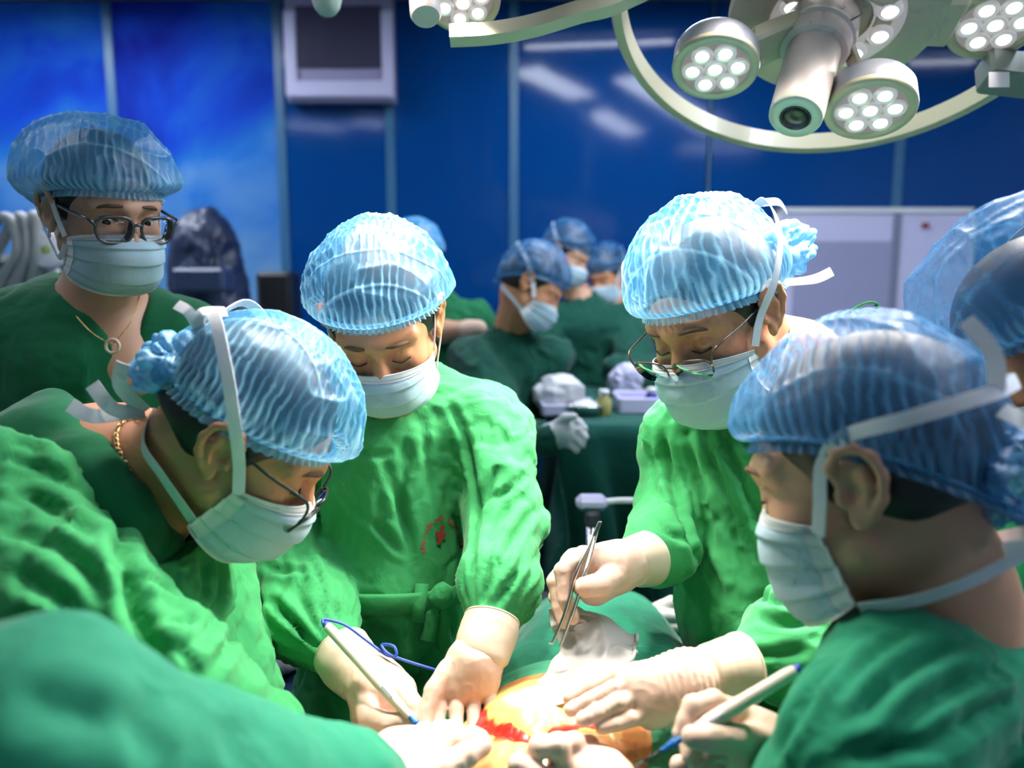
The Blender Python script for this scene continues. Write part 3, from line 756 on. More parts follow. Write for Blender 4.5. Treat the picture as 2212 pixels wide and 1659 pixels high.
# ceiling lights, standing where their reflections show in the glossy wall
def mirror_pt(px, py):
    r = W(px, py, 1)-CO; t = (CEIL-.03-CAMH)/r[2]; v = CO+r*t; return np.array([v[0], 2*WALLY-v[1], CEIL-.03])
lights = [((1135, 98), (1455, 85), .12, 'over the far corner of the glossy wall'), ((1140, 150), (1262, 208), .26, 'right of centre, third from the wall'), ((1288, 243), (1372, 288), .26, 'near the middle of the ceiling'),
          ((1362, 168), (1560, 285), .26, 'longest of the slanted row'), ((1945, 133), (2110, 128), .12, 'near the right end of the wall'),
          ((1470, 320), (1640, 316), .18, 'behind the camera'), ((618, 266), (750, 278), .14, 'above the mural end'), ((760, 263), (842, 265), .14, 'beside the pair above the mural'),
          ((2010, 322), (2110, 318), .18, 'behind the camera on the right')]
for (a, b, w, lab) in lights+[(np.array([-2.9, 3.5, CEIL-.03]), np.array([-1.5, 3.5, CEIL-.03]), .34, 'over the blue mural')]:
    A, B = (mirror_pt(*a), mirror_pt(*b)) if isinstance(a, tuple) else (a, b); c = (A+B)/2; L = np.linalg.norm(B-A); R = axis_frame((0, 0, -1), B-A)
    t = thing('ceiling_light', 'recessed fluorescent ceiling light, '+lab, 'ceiling light', c, 'ceiling lights')
    mesh('diffuser', *box(c-[0, 0, .002], (L, w, .012), R), M['lightpanel'], t, smooth=False)
    for s_ in (-1, 1):
        mesh('frame', *box(c+R[:, 1]*s_*(w/2+.012), (L+.05, .022, .03), R, .003), M['offwhite'], t, smooth=False)
# wall screen with a pale frame
A, B = hit_y(612, 30, WALLY-.12), hit_y(852, 215, WALLY-.12)
c = (A+B)/2; wd, ht = B[0]-A[0], A[2]-B[2]
t = thing('wall_monitor', 'large lilac-framed display mounted high on the blue wall', 'monitor', c+[0, .1, 0])
mesh('housing', *box(c+[0, .06, .06], (wd, .10, ht+.14), bev=.01), M['lilac_d'], t, smooth=False)
mesh('screen', *box(c+[0, .006, .10], (wd*.78, .012, ht*.72)), simple('screen_dark', (.05, .045, .08), .15, coat=.3), t, smooth=False)
mesh('bezel_bottom', *box(c+[0, .0, -ht*.38], (wd, .03, ht*.20), bev=.008), M['lilac'], t, smooth=False)
for s_ in (-1, 1): mesh('bezel_side', *box(c+[s_*wd*.445, .0, .02], (wd*.11, .028, ht*.98), bev=.008), M['lilac'], t, smooth=False)
mesh('wall_bracket', *box(c+[0, .10, 0], (.2, .05, .2)), M['dgrey'], t, smooth=False)
# whiteboard on the right
A, B = hit_y(1680, 455, WALLY-.03), hit_y(2075, 790, WALLY-.03); c = (A+B)/2; wd, ht = B[0]-A[0], A[2]-B[2]
t = thing('whiteboard', 'pale lilac whiteboard with a grey frame on the blue wall', 'whiteboard', c+[0, .02, 0])
mesh('board', *box(c, (wd, .02, ht)), M['lilac'], t, smooth=False)
for s_ in (-1, 1):
    mesh('frame', *box(c+[s_*wd/2, -.006, 0], (.03, .034, ht+.03), bev=.004), M['offwhite'], t, smooth=False)
    mesh('frame', *box(c+[0, -.006, s_*ht/2], (wd+.03, .034, .03), bev=.004), M['offwhite'], t, smooth=False)
mesh('inner_sheet', *box(c+[-.17, -.012, -.08], (wd*.5, .006, ht*.8)), simple('sheet_grey_lilac', (.27, .27, .42), .4), t, smooth=False)
mesh('divider', *box(c+[.12, -.012, 0], (.045, .012, ht*.96)), simple('divider_grey', (.17, .18, .27), .4), t, smooth=False)
mesh('red_mark', *box(hit_y(2000, 487, WALLY-.05), (.04, .008, .03), bev=.003), simple('magnet_red', (.25, .03, .06), .4), t, smooth=False)

# ------------------------------------------------------------------ surgical lamps
M['lampw'] = simple('lamp_cream_plastic', (.54, .49, .34), .35, coat=.2); M['lamps'] = simple('lamp_silver', (.40, .41, .48), .3, .2)
M['refl'] = simple('lamp_reflector', (.55, .50, .50), .25, .0, emit=(1, .92, .92), es=.18); M['led'] = simple('led_white', (1, 1, 1), .2, emit=(1, .96, .95), es=3.0)
M['lensr'] = simple('led_cup_glass', (.70, .66, .66), .08, .5, emit=(1, .95, .93), es=.25); M['handle'] = simple('handle_ivory', (.62, .52, .48), .4)
def pod(parent, c, n, r, name='light_pod', xh=(1, 0, 0), power=None, depth=.042, target=None, leds=7):
    R = axis_frame(n, xh); c = np.asarray(c)
    prof = [(r*.55, -depth), (r*.90, -depth*.92), (r*.985, -depth*.7), (r, -.012), (r*.985, -.002)]
    p = mesh(name, *lathe(prof, R, c, 40), M['lamps'], parent, sharp=50)
    prof = [(r*1.0, -.008), (r*1.012, -.002), (r*1.0, .003), (r*.93, .005), (r*.80, .004), (r*.785, -.002)]
    mesh('bezel', *lathe(prof, R, c, 44, cap=False), M['lampw'], p)
    mesh('reflector', *lathe([(r*.79, .0005), (r*.4, -.002), (.0005, -.003)], R, c, 40), M['refl'], p)
    sp = [(0, 0)]+[(r*.52*math.cos(a), r*.52*math.sin(a)) for a in np.arange(6)*math.pi/3+.3]
    for x, y in sp[:leds]:
        q = c+R[:, 0]*x+R[:, 1]*y
        g = mesh('led_cup', *lathe([(r*.255, -.001), (r*.26, .003), (r*.245, .0055), (r*.20, .006), (r*.13, .003)], R, q, 20, cap=False), M['lensr'], p)
        mesh('led_dome', *lathe([(r*.16, .003), (r*.15, .005), (r*.09, .0068), (.0004, .0072)], R, q, 16), M['led'], p)
    if power:
        ld = bpy.data.lights.new('pod_light', 'SPOT'); ld.energy = power; ld.spot_size = math.radians(88); ld.spot_blend = 1.0; ld.shadow_soft_size = r*.8; ld.color = (1, .93, .82)
        lo = bpy.data.objects.new('pod_light', ld); COL.objects.link(lo); pos = c+np.asarray(n)*.02
        dirv = Vector(target-pos) if target is not None else Vector(n)
        lo.rotation_euler = dirv.to_track_quat('-Z', 'Y').to_euler(); place(lo, pos, p)
    return p
def rim_ring(parent, c, n, r, w, hgt, a0=0, a1=360, name='ring', mat='lampw', xh=(1, 0, 0), seg=120):
    R = axis_frame(n, xh); cl = abs(a1-a0) >= 360; k = seg if cl else seg+1
    a = np.radians(np.linspace(a0, a1, seg+1))[:k]; V = []
    sec = [(-w/2, -hgt/2), (-w/2*.6, hgt/2), (w/2*.6, hgt/2*1.02), (w/2, hgt/4), (w/2, -hgt/2)]
    for q in a:
        for dr, dz in sec: V.append(c+R[:, 0]*math.cos(q)*(r+dr)+R[:, 1]*math.sin(q)*(r+dr)+R[:, 2]*dz)
    m = len(sec); Fs = []
    for i in range(k if cl else k-1):
        for j in range(m):
            b = ((i+1) % k)*m; Fs.append([i*m+j, i*m+(j+1) % m, b+(j+1) % m, b+j])
    if not cl: Fs += [list(range(m))[::-1], [(k-1)*m+j for j in range(m)]]
    return mesh(name, V, Fs, mat if not isinstance(mat, str) else M[mat], parent, sharp=35)
PATIENT = W(1130, 1560, .96)
ln = D(-.148, -.918, -.361)
LD = 1.36; K = LD/1.15
def KS(p): return [(a*K, b*K) for a, b in p]
lc = W(1806, 38, LD)
lamp = thing('surgical_lamp', 'large round surgical lamp with ring, camera handle and LED pods at upper right', 'surgical lamp', lc)
xh = unit(CR-ln*(CR@ln)); RL = axis_frame(ln, xh)     # RL[:,1] points up in the picture
yh = RL[:, 1]
mesh('lamp_body', *lathe(KS([(.03, -.10), (.10, -.085), (.146, -.05), (.153, -.012), (.150, .0), (.144, .004), (.094, .005), (.092, -.003), (.0005, -.004)]), RL, lc, 72), M['lampw'], lamp, sharp=40)
# window ring of inner LEDs
win = mesh('inner_window', *lathe(KS([(.090, .003), (.094, .007), (.090, .009), (.086, .006), (.060, .004), (.050, .005)]), RL, lc, 64, cap=False), M['refl'], lamp)
for a in (200, 235, 165, 130, 95, 60, 25, -12, -48, -85):
    q = lc+RL[:, 0]*.071*K*math.cos(math.radians(a))+RL[:, 1]*.071*K*math.sin(math.radians(a))+ln*.004*K
    if a not in (235,):
        mesh('led_cup', *lathe(KS([(.0175, -.001), (.018, .004), (.0165, .007), (.0115, .009)]), RL, q, 20, cap=False), M['lensr'], win)
        mesh('led_dome', *lathe(KS([(.0125, .005), (.0105, .0088), (.006, .0105), (.0003, .011)]), RL, q, 16), M['led'], win)
hb = lc+ln*.0; ha = unit(W(1722, 252, LD-.075*K)-W(1775, 60, LD)); RH = axis_frame(ha, xh); h0 = W(1776, 45, LD)
mesh('handle_collar', *lathe(KS([(.052, .0), (.054, .03), (.0525, .034), (.0525, .040), (.049, .044), (.049, .060), (.046, .068), (.036, .070)]), RH, h0, 48), M['handle'], lamp, sharp=40)
hend = W(1724, 250, LD-.085*K); hl = np.linalg.norm(hend-h0)
hd = mesh('handle', *lathe(KS([(.0375, .06), (.0372, .09), (.0362, hl/K-.012), (.0350, hl/K-.003), (.032, hl/K), (.0185, hl/K+.0005), (.0175, hl/K-.003)]), RH, h0, 48, cap=False), M['handle'], lamp, sharp=50)
mesh('handle_face', *lathe(KS([(.0362, hl/K-.008), (.0355, hl/K-.001), (.034, hl/K+.0014), (.0185, hl/K+.0014), (.0178, hl/K-.004)]), RH, h0, 48, cap=False), simple('handle_face_green', (.50, .55, .42), .4), hd)
mesh('camera_lens', *lathe(KS([(.0205, hl/K-.006), (.0205, hl/K+.0022), (.0180, hl/K+.0024), (.0165, hl/K-.004), (.006, hl/K-.003), (.0003, hl/K-.002)]), RH, h0, 40), M['black'], hd)
mesh('handle_seam', *tube(catmull([W(1838, 44, LD-.058*K), W(1852, 36, LD-.056*K), W(1862, 31, LD-.05*K)], 5), .0013, 6), M['black'], lamp)
podc = []
for i, a in enumerate((208, 280, 352, 64, 136)):
    rr = .203*K; q = lc+(RL[:, 0]*math.cos(math.radians(a))+RL[:, 1]*math.sin(math.radians(a)))*rr+ln*.012*K
    if i == 0: q = W(1545, 147, LD-.035*K)
    if i == 1: q = W(1880, 236, LD-.06*K)
    if i == 2: q = W(2150, 52, LD-.02*K)
    podc.append(q)
    pod(lamp, q, ln, (.060 if i < 2 else .064)*K, xh=xh, depth=.042*K, power=LAMP_W, target=PATIENT)
    mid = (lc+q)/2-ln*.02; dv = q-lc; RA = np.stack([unit(dv), np.cross(-ln, unit(dv)), -ln], 1)
    mesh('pod_arm', *box(mid+ln*.012, (np.linalg.norm(dv)-.10*K, .085*K, .03*K), RA, .006), M['lampw'], lamp, smooth=False)
rim_ring(lamp, lc-ln*.02*K+yh*.018*K, ln, .322*K, .022*K, .030*K, xh=xh)
mesh('bracket_box', *box(W(2185, 160, LD+.03), (.085*K, .05*K, .05*K), RL, .006), simple('bracket_green_grey', (.16, .20, .18), .4), lamp, smooth=False)
mesh('bracket_label', *box(W(2158, 172, LD-.012*K), (.030*K, .022*K, .001), np.stack([CR, CU, -CF], 1)), simple('label_grey', (.42, .42, .46), .5), lamp, smooth=False)
mesh('suspension_arm', *tube(catmull([lc-ln*.09, lc-ln*.18+[.05, .05, .05], lc+[.12, .25, .52], lc+[.12, .25, CEIL-lc[2]-.01]], 8), .03, 16), M['lampw'], lamp)
# centre light of the big lamp
ld = bpy.data.lights.new('centre_light', 'SPOT'); ld.energy = LAMP_W*1.2; ld.spot_size = math.radians(88); ld.spot_blend = 1.0; ld.shadow_soft_size = .06; ld.color = (1, .93, .82)
lo = bpy.data.objects.new('centre_light', ld); COL.objects.link(lo); pos = lc+ln*.02+RL[:, 1]*-.09; lo.rotation_euler = Vector(PATIENT-pos).to_track_quat('-Z', 'Y').to_euler(); place(lo, pos, lamp)
# second lamp at the top
l2n = D(.05, -.90, -.42); LD2 = 1.30
l2 = thing('surgical_lamp', 'second surgical lamp cut off by the top edge of the picture', 'surgical lamp', W(940, -150, LD2+.1))
c2 = W(1000, 2, LD2); pod(l2, c2, l2n, .062, xh=CR, power=LAMP_W*1.0, target=PATIENT)
for q_ in (W(800, -320, 1.04), W(1060, -400, .98), W(690, -430, 1.12)): pod(l2, q_, l2n, .062, xh=CR, power=LAMP_W*1.0, target=W(1120, 1300, 1.12)); mesh('pod_arm', *tube([q_-l2n*.03, W(880, -230, LD2+.08)], .025, 10), M['lampw'], l2)  # unseen pods added above the view to light the gown fronts
x2 = unit(CR-l2n*(CR@l2n)); R2 = axis_frame(l2n, x2)
P = catmull([W(972, 77, LD2), W(1060, 72, LD2), W(1150, 56, LD2-.005), W(1250, 26, LD2-.01), W(1340, 0, LD2-.02), W(1480, -90, LD2+.02), W(1500, -260, LD2+.15)], 8)
V = []; T = np.gradient(P, axis=0)
for i in range(len(P)):
    tt = unit(T[i]); u = unit(np.cross(tt, l2n)); w_ = np.cross(u, tt)
    for a_, b_ in ((-.5, -.5), (.5, -.5), (.5, .5), (-.5, .5)): V.append(P[i]+u*a_*.022+w_*b_*.030)
Fs = [[i*4+j, i*4+(j+1) % 4, i*4+4+(j+1) % 4, i*4+4+j] for i in range(len(P)-1) for j in range(4)]+[[3, 2, 1, 0], [len(V)-4, len(V)-3, len(V)-2, len(V)-1]]
mesh('curved_arm', V, Fs, M['lampw'], l2, sharp=35)
hx = unit(W(918, 45, LD2-.04)-W(910, -60, LD2)); RH2 = axis_frame(hx, x2); q0 = W(911, -80, LD2-.01); hl2 = np.linalg.norm(W(918, 42, LD2-.05)-q0)
mesh('handle', *lathe([(.03, -.04), (.030, .0), (.0255, .03), (.0250, hl2-.006), (.022, hl2), (.0004, hl2+.001)], RH2, q0, 32), M['handle'], l2, sharp=50)
mesh('lamp_body', *lathe([(.05, -.09), (.13, -.05), (.14, .0), (.12, .012), (.0005, .012)], R2, W(880, -230, LD2+.08), 40), M['lampw'], l2, sharp=40)
mesh('pod_arm', *tube([W(985, -60, LD2+.06), W(900, -200, LD2+.08)], .03, 12), M['lampw'], l2)
mesh('arm_link', *tube([W(1480, -90, LD2+.02), W(1200, -240, LD2+.12), W(900, -230, LD2+.12)], .018, 10), M['lampw'], l2)
mesh('suspension_arm', *tube(catmull([W(880, -230, LD2+.13), W(880, -330, LD2+.3), np.array([-.2, 1.7, CEIL-.01])], 8), .03, 14), M['lampw'], l2)
# arm joint hanging in at the top
t = thing('ceiling_pendant', 'white rounded joint of a ceiling pendant peeking in at the top edge', 'ceiling pendant', W(705, -60, 1.6))
mesh('joint', *lathe([(.0005, .075), (.018, .072), (.026, .060), (.034, .03), (.040, 0), (.036, -.05), (.03, -.08)], axis_frame(D(.08, -1, -.1)), W(703, -45, 1.6), 28), simple('joint_white', (.55, .62, .56), .4), t)
mesh('boom', *tube(catmull([W(703, 20-100, 1.62), W(690, -300, 1.75), np.array([-.5, 2.2, CEIL-.01])], 8), .03, 14), M['lampw'], t)
# ------------------------------------------------------------------ background people and gear
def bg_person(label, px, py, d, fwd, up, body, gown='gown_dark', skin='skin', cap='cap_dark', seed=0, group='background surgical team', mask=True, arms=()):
    fr = frame(px, py, d, fwd, up)
    neck = np.asarray(body[0][0]); ft = np.array([neck[0], neck[1], 0])
    p = person(label, ft, group)
    make_body(p, fr, M[skin], neck, h=.006); make_hair(p, fr, h=.007)
    make_cap(p, fr, M[cap], nt_=150, nr=36, seed=seed, amp=.0008, pitch=.016)
    if mask:
        m, _, _ = make_mask(p, fr, seed)
        for g in (-1, 1):
            strap(m, fr, [(g*.072, .035, -.03), (g*.085, .0, .02), (g*.088, -.045, .06), (g*.04, -.115, .10)], .014)
            strap(m, fr, [(g*.068, .02, -.085), (g*.075, -.02, -.07), (g*.05, -.085, -.05)], .014)
    s = S(); segs = []
    for a, b, ra, rb in body: s.c(a, b, ra, rb, k=.05); segs.append((np.asarray(a), np.asarray(b)))
    for pts, rad in arms:
        s.path(pts, rad, k=.04); segs += [(pts[i], pts[i+1]) for i in range(len(pts)-1)]
    blob('gown', s, .011, M[gown], p, folds(segs, .010, 10, seed=seed), it=2)
    return p, fr
def torso(n, x, y, top, w=.17):
    "neck point n and a floor length gown around x, y"
    n = np.asarray(n)
    return [(n-[0, 0, .03], n-[0, 0, .06], .07, .075), (n+[-.14, 0, -.10], n+[.14, 0, -.10], .075, .075), (n-[0, 0, .15], np.array([n[0]+x, n[1]+y, .75]), .14, .17), (np.array([n[0]+x, n[1]+y, .75]), np.array([n[0]+x, n[1]+y, .22]), .17, .20)]
n1 = W(1098, 712, 2.68)
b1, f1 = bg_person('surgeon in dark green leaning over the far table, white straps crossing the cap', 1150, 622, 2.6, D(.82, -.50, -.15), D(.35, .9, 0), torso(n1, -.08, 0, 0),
    seed=3, arms=[(WP([(1035, 790, 2.62), (1100, 935, 2.4), (1180, 950, 2.2)]), [.085, .075, .050])])
glove(b1, 'glove', [[(1225, 918, 2.18, .014), (1248, 912, 2.16, .013), (1262, 925, 2.15, .011)], [(1228, 930, 2.17, .014), (1252, 930, 2.15, .013), (1264, 945, 2.14, .011)], [(1225, 945, 2.17, .014), (1248, 948, 2.15, .013), (1258, 960, 2.14, .011)], [(1220, 955, 2.18, .014), (1238, 962, 2.16, .012), (1246, 972, 2.15, .010)], [(1205, 918, 2.18, .016), (1222, 902, 2.15, .014), (1240, 900, 2.13, .011)]], [((1168, 952, 2.22), (1225, 932, 2.18), .040, .040)], h=.004, mat='glove_white')
n2 = W(1262, 642, 3.42)
bg_person('surgeon behind the far table with a pale cheek and blue cap', 1226, 552, 3.4, D(.72, -.45, -.5), D(.1, .95, 0), torso(n2, .05, .1, 0), seed=5, skin='skin_p',
    arms=[(WP([(1165, 730, 3.35), (1150, 830, 3.2), (1210, 770, 3.0)]), [.09, .08, .06]), (WP([(1360, 730, 3.4), (1380, 820, 3.2), (1330, 800, 3.0)]), [.09, .08, .06])])
n3 = W(1335, 668, 3.75)
bg_person('assistant half hidden behind the surgeons at the far table', 1312, 595, 3.75, D(-.6, -.4, -.6), D(0, 1, 0), torso(n3, .06, .05, 0), seed=6)
n4 = W(905, 640, 3.0)
b4, f4 = bg_person('person in green scrubs behind the central surgeon, bare forearm held out', 898, 560, 3.0, D(.7, -.3, -.5), D(0, 1, 0), torso(n4+[.08, 0, 0], .0, .05, 0), gown='scrub', cap='cap_dense', seed=8, skin='skin_d')
s = S(); s.path(WP([(900, 715, 2.95), (960, 716, 2.86), (1015, 712, 2.8)]), [.05, .04, .03], k=.02); s.c(W(1015, 712, 2.8), W(1030, 712, 2.78), .034, .03, k=.02)
blob('forearm', s, .008, M['skin_p'], b4)
glove(b4, 'glove', [[(1030, 705, 2.78), (1045, 712, 2.77)], [(1030, 720, 2.78), (1044, 724, 2.77)]], [((1012, 712, 2.8), (1032, 712, 2.78), .036, .034)], h=.006)
# far operating table with drape and instruments
tc_ = W(1350, 872, 2.75); zt = tc_[2]
t = thing('draped_instrument_table', 'dark green draped instrument table behind the surgeons', 'table', [tc_[0], tc_[1], 0])
hx_, hy_ = .24, .40
U, Vv = np.meshgrid(np.linspace(-1.9, 1.9, 90), np.linspace(-1.9, 1.9, 90), indexing='ij')
def fold_xy(U, hx): return np.sign(U)*np.minimum(np.abs(U), 1)*hx+np.sign(U)*np.clip(np.abs(U)-1, 0, 9)*.04
X = fold_xy(U, hx_); Y = fold_xy(Vv, hy_); dn = np.maximum(np.clip(np.abs(U)-1, 0, 9), np.clip(np.abs(Vv)-1, 0, 9))
Pt = np.stack([X.ravel(), Y.ravel(), -dn.ravel()*.95], 1)
wv = .022*np.sin(U*9+Vv*7).ravel()*np.clip(dn.ravel()*3, 0, 1)
Pt[:, 0] += wv*np.sign(U).ravel(); Pt[:, 1] += wv; Pt += np.array([tc_[0], tc_[1], zt])
o = mesh('drape', Pt, grid_faces(90, 90), M['drape_dark'], t); sm = o.modifiers.new('th', 'SOLIDIFY'); sm.thickness = .004
mesh('table_frame', *merge([box((tc_[0], tc_[1], zt-.03), (hx_*1.9, hy_*1.9, .03))]+[box((tc_[0]+sx*hx_*.9, tc_[1]+sy*hy_*.9, (zt-.03)/2), (.04, .04, zt-.06)) for sx in (-1, 1) for sy in (-1, 1)]), M['steel'], t, smooth=False)
def on_table(name, label, cat, px, py, d, build):
    c = W(px, py, d); c[2] = zt+.001; t = thing(name, label, cat, c, 'things on the far instrument table'); build(t, c); return t
def tray(sz, mt):
    def f(t, c):
        w, l, h = sz
        mesh('tray_base', *box(c+[0, 0, .006], (w, l, .012), bev=.004), M[mt], t, smooth=False)
        for sx in (-1, 1): mesh('tray_side', *box(c+[sx*w/2, 0, h/2+.004], (.012, l, h), bev=.003), M[mt], t, smooth=False)
        for sy in (-1, 1): mesh('tray_side', *box(c+[0, sy*l/2, h/2+.004], (w, .012, h), bev=.003), M[mt], t, smooth=False)
    return f
def bundle(r, mt, sd):
    def f(t, c):
        s = S(); s.e(c+[0, 0, r[2]], r, k=.02); s.e(c+[r[0]*.4, -r[1]*.3, r[2]*1.1], (r[0]*.7, r[1]*.7, r[2]), k=.03)
        blob('folded_cloth', s, .006, M[mt], t, folds([(c-[r[0], 0, 0], c+[r[0], 0, 0])], .012, 14, seed=sd))
    return f
on_table('cloth_bundle', 'white cloth bundle at the left end of the far table', 'cloth', 1200, 800, 2.6, bundle((.075, .06, .055), 'offwhite', 1))
on_table('instrument_tray', 'pale tray on the left half of the far table', 'tray', 1225, 835, 2.55, tray((.16, .14, .035), 'lilac'))
on_table('instrument_tray', 'pale tray on the right half of the far table', 'tray', 1378, 838, 2.6, tray((.14, .16, .05), 'lilac'))
on_table('cloth_bundle', 'crumpled white towel at the right end of the far table', 'towel', 1345, 800, 2.85, bundle((.06, .05, .06), 'lilac', 4))
def jar(col):
    def f(t, c):
        mesh('jar', *lathe([(.022, 0), (.024, .004), (.024, .05), (.016, .06), (.015, .07)], np.eye(3), c, 18), simple('jar_plastic', col, .4), t)
        mesh('lid', *lathe([(.017, .068), (.017, .082), (.012, .085)], np.eye(3), c, 18), M['offwhite'], t)
    return f
on_table('plastic_jar', 'small yellow jar on the far table', 'jar', 1305, 850, 2.5, jar((.35, .33, .10)))
on_table('plastic_jar', 'small dark blue jar by the right tray on the far table', 'jar', 1408, 850, 2.55, jar((.01, .02, .30)))
def dish(t, c):
    mesh('dish', *lathe([(.02, 0), (.05, .01), (.065, .035), (.067, .04), (.060, .036), (.045, .014), (.0005, .010)], np.eye(3), c, 24), M['steel'], t)
    mesh('cotton_swabs', *lathe([(.05, .022), (.04, .04), (.02, .048), (.0005, .05)], np.eye(3), c, 14), M['offwhite'], t)
on_table('steel_bowl', 'steel bowl of white swabs on the far table', 'bowl', 1265, 842, 2.5, dish)
# instrument stand between the tables
q = W(1278, 1085, 1.9)
t = thing('instrument_stand', 'low stand with white clamp head and horizontal steel rod', 'stand', [q[0], q[1], 0])
mesh('pole', *tube([[q[0], q[1], .02], q+[0, 0, -.02]], .012, 12), M['steel'], t)
mesh('clamp_head', *box(q, (.075, .05, .035), bev=.012), M['lilac'], t, smooth=False)
mesh('clamp_arm', *tube(catmull([q+[.03, 0, 0], q+[.07, 0, .004], W(1415, 1083, 1.9)], 5), .008, 10), M['offwhite'], t)
mesh('clamp_jaw', *box(q+[.0, -.02, -.035], (.035, .03, .04), bev=.008), M['dgrey'], t, smooth=False)
mesh('base', *lathe([(.16, 0), (.16, .02), (.05, .035), (.02, .04)], np.eye(3), [q[0], q[1], 0], 28), M['dgrey'], t)
# machines at the left
def machine():
    c = W(20, 560, 3.0); x, y = c[0], c[1]
    t = thing('anaesthesia_machine', 'grey anaesthesia machine with hoses at the left edge', 'machine', [x, y, 0])
    mesh('cabinet', *box((x-.05, y+.15, .55), (.55, .5, 1.0), bev=.03), simple('machine_grey', (.10, .12, .13), .5), t, smooth=False)
    mesh('upper_case', *box((x-.12, y+.2, 1.35), (.42, .3, .55), bev=.03), simple('machine_dark', (.035, .04, .045), .5), t, smooth=False)
    mesh('display', *box((x-.1, y+.04, 1.45), (.3, .02, .22), bev=.005), M['black'], t, smooth=False)
    mesh('worktop', *box((x-.05, y+.05, 1.06), (.6, .55, .03), bev=.01), M['offwhite'], t, smooth=False)
    for i in range(3):
        P = [np.array([x-.14+.09*i, y-.1, 1.62-.1*i]), W(10+30*i, 470, 2.75), W(40+20*i, 540, 2.7), W(-10+40*i, 620, 2.75)]
        mesh('hose', *tube(catmull(P, 10), .02, 10), simple('hose_grey', (.30, .32, .32), .5), t)
    k = W(102, 540, 2.7); Rk = axis_frame(D(0, 0, -1))
    g = mesh('gauge', *lathe([(.05, -.06), (.062, -.02), (.062, .0), (.056, .006), (.0005, .007)], Rk, k, 28), simple('gauge_white', (.75, .74, .80), .4), t)
    mesh('gauge_dot', *lathe([(.016, .007), (.014, .010), (.0004, .0105)], Rk, k, 14), simple('dot_green', (.35, .45, .10), .5), g)
    mesh('gauge_post', *tube([k+[0, .03, -.05], np.array([k[0], k[1]+.1, 1.07])], .018, 10), M['offwhite'], t)
machine()
c = W(425, 560, 3.5); t = thing('covered_trolley', 'dark trolley under a rounded black cover by the mural', 'trolley', [c[0], c[1], 0])
s = S(); s.e(c+[0, .1, -.02], (.14, .14, .26), k=.05); s.c(c+[0, .1, -.1], c+[.05, .1, -.35], .15, .17, k=.05)
blob('cover', s, .014, M['navy'], t, folds([(c+[0, .1, .1], c+[0, .1, -.4])], .014, 9, seed=2))
mesh('cart', *box((c[0]+.03, c[1]+.1, .5), (.42, .36, .9), bev=.02), M['dgrey'], t, smooth=False)
mesh('tray_box', *box(W(440, 605, 3.35), (.22, .14, .10), bev=.012), simple('box_blue_grey', (.03, .05, .12), .4), t, smooth=False)
c = W(588, 580, 3.8); t = thing('equipment_tower', 'narrow black equipment tower at the end of the mural', 'equipment', [c[0], c[1], 0])
mesh('tower', *box((c[0], c[1]+.1, .8), (.17, .2, 1.52), bev=.02), M['black'], t, smooth=False)
mesh('shelf', *box((c[0]-.12, c[1]+.05, 1.12), (.40, .3, .03), bev=.006), M['dgrey'], t, smooth=False)
mesh('white_unit', *box((c[0]-.14, c[1]+.05, 1.26), (.20, .18, .22), bev=.02), simple('unit_pale_blue', (.10, .22, .34), .4), t, smooth=False)
c = W(540, 640, 4.12); t = thing('storage_cabinet', 'pale blue-grey low cabinet beneath the mural', 'cabinet', [c[0], c[1], 0])
mesh('cabinet_body', *box((c[0], c[1]+.12, .55), (.75, .3, 1.06), bev=.01), simple('cabinet_teal', (.06, .16, .20), .4), t, smooth=False)
for i in (-1, 1):
    d_ = mesh('door', *box((c[0]+i*.185, c[1]-.04, .55), (.35, .02, .98), bev=.004), simple('cabinet_door', (.07, .18, .22), .4), t, smooth=False)
    mesh('handle', *tube([[c[0]+i*.04, c[1]-.06, .6], [c[0]+i*.04, c[1]-.06, .75]], .008, 8), M['steel'], d_)
# grey sack on a stool between the two surgeons on the left
q = W(590, 1400, 1.75); t = thing('wheeled_stool', 'dark wheeled stool glimpsed between the two left surgeons', 'stool', [q[0], q[1]+.05, 0])
z0 = q[2]-.06
mesh('seat', *lathe([(.15, 0), (.17, .01), (.17, .045), (.15, .055)], np.eye(3), [q[0], q[1]+.05, z0-.06], 28), M['navy'], t)
mesh('column', *tube([[q[0], q[1]+.05, .08], [q[0], q[1]+.05, z0-.05]], .025, 12), M['steel'], t)
for i in range(5):
    a = i*2*math.pi/5; mesh('leg', *tube([[q[0], q[1]+.05, .10], [q[0]+.22*math.cos(a), q[1]+.05+.22*math.sin(a), .05]], .014, 8), M['dgrey'], t)
t = thing('plastic_sack', 'grey plastic sack lying on the dark stool', 'sack', [q[0], q[1], z0])
s = S(); s.e(np.array([q[0], q[1]+.05, z0+.055]), (.12, .10, .058), k=.03)
blob('sack', s, .007, simple('sack_lilac_grey', (.17, .17, .24), .35), t, folds([(q-[.1, 0, 0], q+[.1, 0, 0])], .016, 12, seed=9))
